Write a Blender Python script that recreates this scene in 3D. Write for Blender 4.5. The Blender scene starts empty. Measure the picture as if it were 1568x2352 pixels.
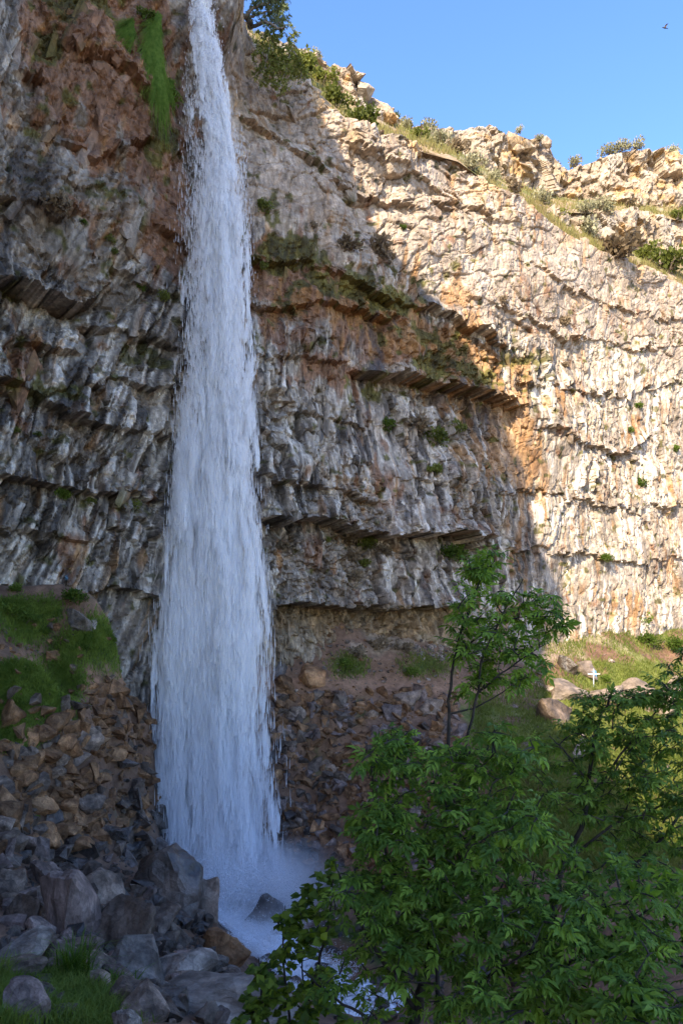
import bpy, bmesh, math, random
import numpy as np
from mathutils import Vector, Matrix, Quaternion
random.seed(7); RNG = np.random.default_rng(7)
SC = bpy.context.scene
COL = SC.collection

# ------------------------------------------------------------------ camera
F, CX, HZ = 1666.0, 784.0, 1470.0          # focal length, centre column and eye-level row (picture units, 1568 wide)
cd = bpy.data.cameras.new('camera'); cam = bpy.data.objects.new('camera', cd); COL.objects.link(cam)
cd.sensor_fit = 'VERTICAL'; cd.sensor_height = 36.0; cd.sensor_width = 24.0
cd.lens = 36.0 * F / 2352.0
cd.shift_y = (HZ - 1176.0) / 2352.0
cd.clip_start = 0.1; cd.clip_end = 6000
cam.location = (0, 0, 0); cam.rotation_euler = (math.pi / 2, 0, 0)
SC.camera = cam

# ------------------------------------------------------------------ light
SUN_AZ, SUN_EL = 28.0, 31.0                # azimuth: degrees from straight behind the camera towards the left
a, e = math.radians(SUN_AZ), math.radians(SUN_EL)
TOSUN = Vector((-math.sin(a) * math.cos(e), -math.cos(a) * math.cos(e), math.sin(e)))
w = bpy.data.worlds.new('World'); SC.world = w; w.use_nodes = True
nt = w.node_tree; sky = nt.nodes.new('ShaderNodeTexSky'); sky.sky_type = 'NISHITA'; sky.sun_disc = False
sky.sun_elevation = e; sky.sun_rotation = math.radians(180 + SUN_AZ)
sky.air_density = 1.0; sky.dust_density = 1.2; sky.ozone_density = 3.0; sky.altitude = 1000
hsv = nt.nodes.new('ShaderNodeHueSaturation'); hsv.inputs['Saturation'].default_value = 1.22; hsv.inputs['Hue'].default_value = .512
nt.links.new(sky.outputs[0], hsv.inputs['Color']); nt.links.new(hsv.outputs[0], nt.nodes['Background'].inputs[0])
nt.nodes['Background'].inputs[1].default_value = 0.14
sl = bpy.data.lights.new('sun', 'SUN'); sl.energy = 2.35; sl.angle = math.radians(0.5); sl.color = (1.0, 0.93, 0.82)
so = bpy.data.objects.new('sun', sl); COL.objects.link(so); so.rotation_euler = TOSUN.to_track_quat('Z', 'Y').to_euler()
so.location = (0, 0, 100)
SC.view_settings.view_transform = 'Standard'; SC.view_settings.look = 'None'
SC.view_settings.exposure = 2.14; SC.view_settings.gamma = 1.0
SC.view_settings.use_white_balance = True; SC.view_settings.white_balance_temperature = 7800
SC.render.engine = 'CYCLES'
SC.cycles.use_denoising = True
SC.cycles.max_bounces = 24; SC.cycles.diffuse_bounces = 14; SC.cycles.transparent_max_bounces = 48
SC.cycles.volume_bounces = 12

# ------------------------------------------------------------------ helpers
def D(dx, dy, Y):
    return np.array([(dx - CX) / F * Y, Y, (HZ - dy) / F * Y])

def sm(x, a, b):
    t = np.clip((x - a) / (b - a), 0, 1); return t * t * (3 - 2 * t)

def _h(ix, iy, iz, seed):
    h = (ix.astype(np.int64) * 374761393 + iy.astype(np.int64) * 668265263 + iz.astype(np.int64) * 2147483647 + seed * 974711) & 0xffffffff
    h = ((h ^ (h >> 13)) * 1274126177) & 0xffffffff
    h = ((h ^ (h >> 16)) * 2246822519) & 0xffffffff
    h = h ^ (h >> 15)
    return (h & 0xffffff) / float(0xffffff)

def n3(x, y, z, seed=0):
    x, y, z = np.broadcast_arrays(np.asarray(x, float), np.asarray(y, float), np.asarray(z, float))
    ix, iy, iz = np.floor(x), np.floor(y), np.floor(z)
    fx, fy, fz = x - ix, y - iy, z - iz
    fx = fx * fx * (3 - 2 * fx); fy = fy * fy * (3 - 2 * fy); fz = fz * fz * (3 - 2 * fz)
    r = 0
    for a_ in (0, 1):
        for b_ in (0, 1):
            for c_ in (0, 1):
                wt = (fx if a_ else 1 - fx) * (fy if b_ else 1 - fy) * (fz if c_ else 1 - fz)
                r = r + wt * _h(ix + a_, iy + b_, iz + c_, seed)
    return r * 2 - 1

def n2(x, y, seed=0):
    x, y = np.broadcast_arrays(np.asarray(x, float), np.asarray(y, float))
    ix, iy = np.floor(x), np.floor(y); fx, fy = x - ix, y - iy
    fx = fx * fx * (3 - 2 * fx); fy = fy * fy * (3 - 2 * fy)
    o = np.zeros_like(ix)
    return (( _h(ix, iy, o, seed) * (1 - fx) + _h(ix + 1, iy, o, seed) * fx) * (1 - fy)
            + (_h(ix, iy + 1, o, seed) * (1 - fx) + _h(ix + 1, iy + 1, o, seed) * fx) * fy) * 2 - 1

def fbm2(x, y, seed=0, o=4):
    r = 0; am = 1; t = 0
    for i in range(o):
        r = r + am * n2(x * 2 ** i + 17.3 * i, y * 2 ** i + 5.1 * i, seed + i); t += am; am *= .5
    return r / t * 1.4

def fbm3(x, y, z, seed=0, o=4):
    r = 0; am = 1; t = 0
    for i in range(o):
        r = r + am * n3(x * 2 ** i + 9.7 * i, y * 2 ** i, z * 2 ** i, seed + i); t += am; am *= .5
    return r / t * 1.4

def cells(u, v, cw, ch, seed, jit=.85, sq=.6):
    """jittered cells: four random numbers of the nearest cell, local offsets in cell units, distance to the border"""
    U, V = u / cw, v / ch
    iu, iv = np.floor(U), np.floor(V)
    z0 = np.zeros_like(iu)
    b1 = np.full(U.shape, 1e9); b2 = np.full(U.shape, 1e9)
    cu = np.zeros_like(U); cv = np.zeros_like(U); du_ = np.zeros_like(U); dv_ = np.zeros_like(U)
    for i in (-1, 0, 1):
        for j in (-1, 0, 1):
            ku, kv = iu + i, iv + j
            px = ku + .5 + jit * (_h(ku, kv, z0, seed) - .5); py = kv + .5 + jit * (_h(ku, kv, z0 + 1, seed) - .5)
            ax, ay = U - px, V - py
            A_, B_ = np.abs(ax), np.abs(ay)
            d = np.maximum(A_, B_) * sq + (1 - sq) * np.sqrt(A_ * A_ + B_ * B_)
            m = d < b1
            b2 = np.where(m, b1, np.minimum(b2, d)); b1 = np.where(m, d, b1)
            cu = np.where(m, ku, cu); cv = np.where(m, kv, cv); du_ = np.where(m, ax, du_); dv_ = np.where(m, ay, dv_)
    r = [_h(cu, cv, z0 + 2 + k, seed) for k in range(5)]
    return r, du_, dv_, b2 - b1

def tag(o, label=None, cat=None, group=None, kind=None):
    if label: o['label'] = label
    if cat: o['category'] = cat
    if group: o['group'] = group
    if kind: o['kind'] = kind
    return o

def link(name, me, mat=None, parent=None):
    o = bpy.data.objects.new(name, me); COL.objects.link(o)
    if mat and me and not me.materials: me.materials.append(mat)
    if parent: o.parent = parent
    return o

def np_mesh(name, v, f, col=None, smooth=False):
    """v (n,3); f (m,k) with k 3 or 4, or a list of such arrays"""
    me = bpy.data.meshes.new(name)
    v = np.ascontiguousarray(v, dtype=np.float32)
    fs = f if isinstance(f, list) else [f]
    fs = [np.asarray(q, dtype=np.int32) for q in fs if len(q)]
    me.vertices.add(len(v)); me.vertices.foreach_set('co', v.ravel())
    nl = sum(q.size for q in fs); npoly = sum(len(q) for q in fs)
    me.loops.add(nl); me.polygons.add(npoly)
    me.loops.foreach_set('vertex_index', np.concatenate([q.ravel() for q in fs]))
    st = []; s = 0
    for q in fs:
        k = q.shape[1]; st.append(np.arange(len(q)) * k + s); s += q.size
    me.polygons.foreach_set('loop_start', np.concatenate(st).astype(np.int32))
    me.polygons.foreach_set('use_smooth', np.full(npoly, smooth))
    if col is not None:
        at = me.attributes.new('col', 'FLOAT_COLOR', 'POINT')
        c = np.ones((len(v), 4), np.float32); c[:, :col.shape[1]] = col
        at.data.foreach_set('color', c.ravel())
    me.update(calc_edges=True); me.validate()
    return me

def grid_faces(nr, nc, off=0):
    i = np.arange(nr - 1)[:, None] * nc + np.arange(nc - 1)[None, :]
    return np.stack([i, i + 1, i + nc + 1, i + nc], -1).reshape(-1, 4) + off

def empty(name, loc=(0, 0, 0)):
    o = bpy.data.objects.new(name, None); COL.objects.link(o); o.location = loc; o.empty_display_size = .2; return o

# ------------------------------------------------------------------ materials
def mat_new(name):
    m = bpy.data.materials.new(name); m.use_nodes = True
    t = m.node_tree; t.nodes.clear()
    out = t.nodes.new('ShaderNodeOutputMaterial')
    return m, t, out

def N(t, kind, **kw):
    n = t.nodes.new('ShaderNode' + kind)
    for k, v in kw.items():
        if hasattr(n, k): setattr(n, k, v)
        else: n.inputs[k].default_value = v
    return n

def rock_mat(name, scale=5.0, bump=.35, dist=.06, vary=.5, base=None, rnd=False, spec=.3, frac=False, fs=1.0):
    """rock: colour from the mineral stain attribute (or one base colour), broken up by grain, pits and fine relief"""
    m, t, out = mat_new(name)
    p = N(t, 'BsdfPrincipled'); p.inputs['Specular IOR Level'].default_value = spec
    g = N(t, 'NewGeometry'); tc = N(t, 'TexCoord')
    pos = tc.outputs['Object'] if base else g.outputs['Position']
    na = N(t, 'TexNoise', Scale=scale, Detail=7.0, Roughness=.65); t.links.new(pos, na.inputs['Vector'])
    nb = N(t, 'TexNoise', Scale=scale * 5.5, Detail=4.0, Roughness=.7); t.links.new(pos, nb.inputs['Vector'])
    r1 = N(t, 'MapRange'); r1.inputs[1].default_value = .3; r1.inputs[2].default_value = .7
    r1.inputs[3].default_value = 1 - vary; r1.inputs[4].default_value = 1 + vary
    t.links.new(na.outputs['Fac'], r1.inputs[0])
    r2 = N(t, 'MapRange'); r2.inputs[1].default_value = .3; r2.inputs[2].default_value = .7
    r2.inputs[3].default_value = 1 - vary * .45; r2.inputs[4].default_value = 1 + vary * .45
    t.links.new(nb.outputs['Fac'], r2.inputs[0])
    mu = N(t, 'Math', operation='MULTIPLY'); t.links.new(r1.outputs[0], mu.inputs[0]); t.links.new(r2.outputs[0], mu.inputs[1])
    fac = mu.outputs[0]
    if rnd:
        oi = N(t, 'ObjectInfo'); r3 = N(t, 'MapRange'); r3.inputs[3].default_value = .6; r3.inputs[4].default_value = 1.4
        t.links.new(oi.outputs['Random'], r3.inputs[0])
        m3 = N(t, 'Math', operation='MULTIPLY'); t.links.new(fac, m3.inputs[0]); t.links.new(r3.outputs[0], m3.inputs[1]); fac = m3.outputs[0]
    hts = []
    if frac:
        # small fracture facets: each chip has a slightly different tone and stands at its own depth
        for sc_, amt in (((1.9, 1.9, .95), .17), ((4.6, 4.6, 2.2), .21)):
            mp = N(t, 'Mapping'); mp.inputs['Scale'].default_value = tuple(q_ * fs for q_ in sc_); mp.inputs['Rotation'].default_value = (.12, .1, .4)
            wn = N(t, 'TexNoise', Scale=1.1, Detail=3.0); t.links.new(pos, wn.inputs['Vector'])
            wa = N(t, 'VectorMath', operation='MULTIPLY_ADD'); wa.inputs[1].default_value = (.55, .55, .55); t.links.new(wn.outputs['Color'], wa.inputs[0]); t.links.new(pos, wa.inputs[2])
            t.links.new(wa.outputs[0], mp.inputs['Vector'])
            vo = N(t, 'TexVoronoi', Scale=1.0, Randomness=.95); t.links.new(mp.outputs[0], vo.inputs['Vector'])
            sp = N(t, 'SeparateColor'); t.links.new(vo.outputs['Color'], sp.inputs[0])
            r4 = N(t, 'MapRange'); r4.inputs[3].default_value = 1 - amt; r4.inputs[4].default_value = 1 + amt; t.links.new(sp.outputs[0], r4.inputs[0])
            m4 = N(t, 'Math', operation='MULTIPLY'); t.links.new(fac, m4.inputs[0]); t.links.new(r4.outputs[0], m4.inputs[1]); fac = m4.outputs[0]
            # chip height: own level, tilted across the chip
            hh = N(t, 'Math', operation='MULTIPLY_ADD'); hh.inputs[1].default_value = .9; t.links.new(sp.outputs[1], hh.inputs[0]); t.links.new(vo.outputs['Distance'], hh.inputs[2])
            hts.append(hh.outputs[0])
    mx = N(t, 'Vector' + 'Math', operation='SCALE'); t.links.new(fac, mx.inputs['Scale'])
    if base:
        cr = N(t, 'ValToRGB'); nc = N(t, 'TexNoise', Scale=scale * .35, Detail=4.0); t.links.new(pos, nc.inputs['Vector'])
        t.links.new(nc.outputs['Fac'], cr.inputs['Fac'])
        el = cr.color_ramp.elements
        el[0].position = .35; el[1].position = .68
        el[0].color = (*base[0], 1); el[1].color = (*base[1], 1)
        t.links.new(cr.outputs['Color'], mx.inputs[0])
    else:
        at = N(t, 'Attribute', attribute_name='col')
        t.links.new(at.outputs['Color'], mx.inputs[0])
        t.links.new(at.outputs['Alpha'], p.inputs['Roughness'])
    t.links.new(mx.outputs[0], p.inputs['Base Color'])
    if base: p.inputs['Roughness'].default_value = .75
    ad = N(t, 'Math', operation='MULTIPLY_ADD'); ad.inputs[1].default_value = .35
    t.links.new(nb.outputs['Fac'], ad.inputs[0]); t.links.new(na.outputs['Fac'], ad.inputs[2])
    b = N(t, 'Bump', Strength=bump, Distance=dist); t.links.new(ad.outputs[0], b.inputs['Height'])
    for h_, ds in zip(hts, (.16, .09)):
        b2_ = N(t, 'Bump', Strength=.55, Distance=ds); t.links.new(h_, b2_.inputs['Height']); t.links.new(b.outputs[0], b2_.inputs['Normal']); b = b2_
    t.links.new(b.outputs[0], p.inputs['Normal'])
    t.links.new(p.outputs[0], out.inputs[0])
    return m

def leaf_mat(name, c1, c2, trans=.4, rough=.5, spec=.2, attr=False, rnd=True, nscale=2.0):
    m, t, out = mat_new(name)
    g = N(t, 'NewGeometry')
    na = N(t, 'TexNoise', Scale=nscale, Detail=3.0); t.links.new(g.outputs['Position'], na.inputs['Vector'])
    fac = na.outputs['Fac']
    if attr:
        at = N(t, 'Attribute', attribute_name='col'); fac = at.outputs['Fac']
    if rnd:
        oi = N(t, 'ObjectInfo'); ad = N(t, 'Math', operation='MULTIPLY_ADD'); ad.inputs[1].default_value = .35
        s2 = N(t, 'Math', operation='SUBTRACT'); s2.inputs[1].default_value = .5
        t.links.new(oi.outputs['Random'], s2.inputs[0]); t.links.new(s2.outputs[0], ad.inputs[0]); t.links.new(fac, ad.inputs[2]); fac = ad.outputs[0]
    cr = N(t, 'ValToRGB'); t.links.new(fac, cr.inputs['Fac'])
    cr.color_ramp.elements[0].position = .3; cr.color_ramp.elements[1].position = .72
    cr.color_ramp.elements[0].color = (*c1, 1); cr.color_ramp.elements[1].color = (*c2, 1)
    p = N(t, 'BsdfPrincipled'); p.inputs['Roughness'].default_value = rough; p.inputs['Specular IOR Level'].default_value = spec
    t.links.new(cr.outputs['Color'], p.inputs['Base Color'])
    tr = N(t, 'BsdfTranslucent'); hs = N(t, 'HueSaturation'); hs.inputs['Hue'].default_value = .49; hs.inputs['Saturation'].default_value = 1.1; hs.inputs['Value'].default_value = 1.4
    t.links.new(cr.outputs['Color'], hs.inputs['Color']); t.links.new(hs.outputs[0], tr.inputs['Color'])
    mx = N(t, 'MixShader'); mx.inputs[0].default_value = trans
    t.links.new(p.outputs[0], mx.inputs[1]); t.links.new(tr.outputs[0], mx.inputs[2]); t.links.new(mx.outputs[0], out.inputs[0])
    return m

def plain_mat(name, c, rough=.6, c2=None, scale=8):
    m, t, out = mat_new(name)
    p = N(t, 'BsdfPrincipled'); p.inputs['Roughness'].default_value = rough
    if c2:
        tc = N(t, 'TexCoord'); na = N(t, 'TexNoise', Scale=scale, Detail=5.0); t.links.new(tc.outputs['Object'], na.inputs['Vector'])
        cr = N(t, 'ValToRGB'); t.links.new(na.outputs['Fac'], cr.inputs['Fac'])
        cr.color_ramp.elements[0].position = .35; cr.color_ramp.elements[1].position = .65
        cr.color_ramp.elements[0].color = (*c, 1); cr.color_ramp.elements[1].color = (*c2, 1)
        t.links.new(cr.outputs[0], p.inputs['Base Color'])
    else: p.inputs['Base Color'].default_value = (*c, 1)
    t.links.new(p.outputs[0], out.inputs[0]); return m

M_CLIFF = rock_mat('cliff rock', scale=2.6, bump=.6, dist=.12, vary=.32, frac=True)
M_GROUND = rock_mat('earth and gravel', scale=3.0, bump=.6, dist=.1, vary=.4)

# ------------------------------------------------------------------ cliffs
class Path:
    def __init__(s, pts, it=3):
        p = np.array(pts, float)
        for _ in range(it):
            q = np.empty((2 * len(p) - 2, 2)); q[0::2] = .75 * p[:-1] + .25 * p[1:]; q[1::2] = .25 * p[:-1] + .75 * p[1:]
            p = np.vstack([p[:1], q, p[-1:]])
        d = np.hypot(*np.diff(p, axis=0).T); s.s = np.concatenate([[0], np.cumsum(d)]); s.p = p
        s.L = s.s[-1]
        t = np.gradient(p, axis=0); t /= np.hypot(t[:, 0], t[:, 1])[:, None]; s.t = t
    def pos(s, u): return np.interp(u, s.s, s.p[:, 0]), np.interp(u, s.s, s.p[:, 1])
    def nrm(s, u):
        tx, ty = np.interp(u, s.s, s.t[:, 0]), np.interp(u, s.s, s.t[:, 1])
        l = np.hypot(tx, ty); return ty / l, -tx / l
    def u_at(s, dx):
        """arc length where the vertical plane through the eye and column dx meets the path (first hit ahead of the eye)"""
        k = (dx - CX) / F
        f = s.p[:, 0] - k * s.p[:, 1]
        for i in range(len(f) - 1):
            if f[i] <= 0 < f[i + 1] and s.p[i, 1] > 5:
                return s.s[i] + (s.s[i + 1] - s.s[i]) * (-f[i]) / (f[i + 1] - f[i])
        return s.L if dx > CX else 0.0

P_MAIN = Path([(-60, -130), (-24, -84), (-16, -50), (-14.5, -20), (-14, -5), (-14, 8), (-15.5, 20), (-18.5, 30), (-19, 36.4), (-14.5, 40.2), (-11, 43.2), (-8.5, 46.6), (-5, 50), (1, 52.8), (8, 57), (15, 61.5), (24, 67), (34, 73), (46, 80), (70, 92)])  # unseen left stretch drawn in close to keep the sun off the foreground
RIM = np.array([(505, 30), (530, 45), (560, 70), (620, 120), (700, 172), (740, 215), (784, 258), (859, 298), (934, 326), (1058, 361), (1103, 392), (1153, 436), (1208, 451), (1232, 485), (1282, 515), (1327, 544), (1376, 573), (1480, 612), (1568, 650), (1700, 700)], float)

def project(x, y, z):
    yy = np.maximum(y, 6.0)
    return CX + F * x / yy, HZ - F * z / yy

def rim_z_main(u):
    x, y = P_MAIN.pos(u)
    dx = CX + F * x / np.maximum(y, 6)
    zr = (HZ - np.interp(dx, RIM[:, 0], RIM[:, 1])) / F * y
    zl = LEFT_SHADOW_RIM(u)
    k = sm(dx, 455, 520) * (y > 6)
    return zl * (1 - k) + zr * k

_lr_u = None
def LEFT_SHADOW_RIM(u):
    x, y = P_MAIN.pos(u)
    base = np.interp(y, [-60, -30, 0, 4.5, 5.6, 7.2, 9, 12, 16, 20, 24, 27, 36, 42, 45, 47, 50], [29, 28, 31, 36, 41.8, 47.6, 51, 52.8, 52.8, 52.8, 54.5, 57, 57, 54, 47, 43, 41])  # unseen rim heights, shaped to throw the shadow edge across the right wall
    return base + .8 * n2(u * .25, 3.3, 5) + .5 * n2(u * .7, 1.3, 6)

# ledges in the main cliff: polyline in picture columns and rows, how far the rock above stands out, how high that swell reaches
LEDGES = [
    ([(600, 1388), (760, 1385), (860, 1392), (1000, 1400), (1060, 1396)], 1.9, 150),
    ([(590, 1196), (700, 1193), (770, 1205), (850, 1222), (940, 1232), (1060, 1236), (1130, 1228)], 2.3, 150),
    ([(585, 1098), (660, 1112), (740, 1122), (800, 1138), (860, 1148)], .8, 90),
    ([(830, 846), (880, 858), (930, 856), (1000, 878), (1090, 892), (1150, 905), (1200, 930)], 1.7, 90),
    ([(570, 690), (660, 702), (760, 694), (850, 712), (930, 730)], .9, 70),
    ([(560, 590), (640, 596), (700, 600), (800, 640), (900, 690), (1000, 720), (1090, 765), (1180, 790)], 1.0, 60),
    ([(580, 820), (700, 812), (800, 830)], .6, 60),
    ([(880, 970), (960, 962), (1060, 980)], .6, 60),
    ([(1130, 700), (1300, 770), (1568, 800)], .5, 40), ([(1200, 880), (1400, 900), (1568, 880)], .5, 40), ([(1180, 590), (1350, 680), (1568, 740)], .4, 40),
    ([(600, 950), (700, 945), (840, 960)], .6, 50), ([(590, 1290), (720, 1300), (900, 1310)], .35, 50), ([(900, 1090), (1000, 1120), (1060, 1110)], .6, 50), ([(820, 330), (1000, 430), (1130, 500)], .5, 40),
    ([(-60, 470), (60, 490), (180, 500)], .9, 80), ([(-60, 790), (60, 800), (170, 820)], .8, 70), ([(40, 1220), (200, 1250), (360, 1230)], .5, 60), ([(240, 870), (400, 900)], .7, 60),
    ([(1250, 985), (1300, 990), (1330, 1020), (1420, 1032), (1500, 1000)], .9, 60),
    ([(1120, 1130), (1250, 1125), (1400, 1160), (1568, 1165)], .5, 60),
    ([(1060, 1240), (1200, 1262), (1330, 1268), (1460, 1285), (1600, 1290)], .7, 60),
    ([(760, 420), (830, 440), (950, 470)], .7, 40), ([(1000, 470), (1050, 480)], .8, 40),
    ([(560, 260), (620, 290), (680, 340), (740, 400)], .8, 40),
    ([(-200, 640), (0, 660), (90, 690), (215, 694), (240, 660)], 1.9, 150),
    ([(190, 752), (280, 762), (400, 800)], 1.0, 110),
    ([(-50, 880), (60, 905), (150, 960), (260, 990), (400, 1000)], 1.0, 120),
    ([(-100, 1090), (60, 1110), (200, 1135), (370, 1140)], 1.1, 90),
    ([(-100, 1350), (60, 1352), (150, 1362), (260, 1350), (400, 1370)], .8, 100),
    ([(100, 340), (200, 390), (330, 330)], .9, 60), ([(330, 520), (400, 560)], .7, 60),
    ([(140, 150), (240, 180), (330, 250)], .8, 70), ([(0, 210), (80, 230)], .7, 60),
    ([(250, 620), (400, 690)], .6, 60),
]
# zones of the main cliff in picture units: (column, row, radius across, radius down, strength)
def zone(dx, dy, lst):
    r = 0
    for cx, cy, rx, ry, s in lst:
        q = ((dx - cx) / rx) ** 2 + ((dy - cy) / ry) ** 2
        r = np.maximum(r, s * np.exp(-q * 1.1))
    return r
Z_RUST = [(680, 640, 120, 50, 1.1), (820, 720, 120, 50, 1.05), (950, 800, 110, 45, .9), (640, 740, 60, 60, .7), (200, 130, 190, 170, 1.), (330, 320, 100, 160, .95), (360, 540, 50, 110, 1.), (60, 60, 90, 120, .6), (230, 350, 90, 90, .7), (600, 620, 70, 70, .9), (720, 670, 120, 50, 1.), (860, 740, 110, 50, .9), (620, 660, 60, 60, .8),
          (60, 820, 60, 60, .45), (400, 60, 50, 80, .5), (700, 770, 80, 40, .7), (760, 850, 90, 40, .6), (1000, 800, 60, 50, .5), (700, 1260, 60, 60, .45), (880, 1130, 40, 60, .4), (40, 980, 60, 30, .35), (180, 1270, 40, 60, .25)]
Z_ORANGE = [(1000, 770, 110, 50, 1.), (1100, 840, 110, 60, 1.), (700, 690, 100, 40, .55), (850, 710, 120, 50, .75), (920, 780, 90, 50, .8), (1050, 800, 70, 50, .9), (1180, 960, 60, 100, .95), (1120, 920, 60, 60, .8), (1200, 1060, 60, 80, .8), (1140, 1050, 60, 60, .7), (1310, 900, 40, 40, .3), (1210, 1200, 60, 70, .4), (1060, 690, 40, 60, .5), (950, 640, 30, 60, .4),
            (1480, 980, 30, 25, .36), (1550, 1180, 18, 90, .42), (1440, 1390, 30, 50, .36), (1180, 1300, 40, 50, .4), (850, 1440, 200, 30, .55), (1150, 830, 60, 40, .8), (1545, 1330, 14, 60, .4)]
Z_MOSS = [(820, 660, 120, 26, .9), (660, 590, 90, 35, 1.), (780, 640, 100, 30, 1.), (880, 685, 60, 30, .9), (1000, 780, 50, 25, .8), (1010, 840, 60, 30, .95), (1090, 870, 40, 25, .9), (960, 760, 50, 40, .6), (880, 890, 25, 40, .7), (630, 520, 50, 60, .5), (120, 60, 60, 50, .7), (210, 30, 60, 40, .6),
          (90, 150, 40, 30, .7), (370, 330, 40, 80, .6), (240, 460, 60, 40, .5), (1200, 830, 60, 25, .6), (930, 700, 40, 40, .8), (100, 900, 70, 30, .5), (330, 830, 60, 25, .45), (380, 230, 20, 40, .7)]
Z_SLAB = [(795, 890, 40, 65, 1.), (910, 1080, 50, 90, .8), (690, 1060, 60, 60, .7), (970, 1180, 50, 50, .7), (1290, 1060, 60, 70, .9), (1280, 1310, 40, 60, .9), (1420, 1330, 60, 50, .8), (150, 580, 60, 70, .8), (160, 1230, 60, 90, .7), (1000, 400, 60, 50, .8), (960, 410, 40, 40, .7), (640, 330, 60, 60, .4)]
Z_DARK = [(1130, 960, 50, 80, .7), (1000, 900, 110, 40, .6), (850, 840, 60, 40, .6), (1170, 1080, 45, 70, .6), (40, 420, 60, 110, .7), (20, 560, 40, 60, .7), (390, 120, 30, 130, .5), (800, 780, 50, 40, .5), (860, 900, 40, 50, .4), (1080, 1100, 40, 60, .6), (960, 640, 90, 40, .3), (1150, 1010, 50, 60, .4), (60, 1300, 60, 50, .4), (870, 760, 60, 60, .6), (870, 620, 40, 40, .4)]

def ledge_disp(dx, dy, jag):
    d = np.zeros_like(dx)
    for pl, pr, up in LEDGES:
        q = np.array(pl, float)
        row = np.interp(dx, q[:, 0], q[:, 1]) + jag
        k = sm(dx, q[0, 0] - 25, q[0, 0] + 25) * (1 - sm(dx, q[-1, 0] - 25, q[-1, 0] + 25)) * np.clip((.78 if pr < 1.6 else 1.1) + (.6 if pr < 1.6 else .25) * n2(dx / 55., row[:1] * 0 + q[0, 1] * .37, 85), .3, 1.4)
        t = row - dy                      # > 0 above the ledge
        above = np.where(t > 0, np.exp(-np.maximum(t, 0) / up * 1.6), 0)
        below = np.where(t <= 0, np.exp(np.minimum(t, 0) / 60.0), 0)
        d = d + k * pr * (above * .62 - below * .55)
    return d

def facet(r, du, dv, cw, ch, amp, g, tilt):
    """a chipped prism: own depth, two side faces meeting on an edge, foot standing out or in"""
    c = (r[1] - .5) * .5
    left = du < c
    s = np.where(left, g * (.2 + r[2]), -g * (.2 + r[3]))
    return amp * (r[0] - .5) + (du - c) * cw * s - dv * ch * tilt * (r[4] - .25)

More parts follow.
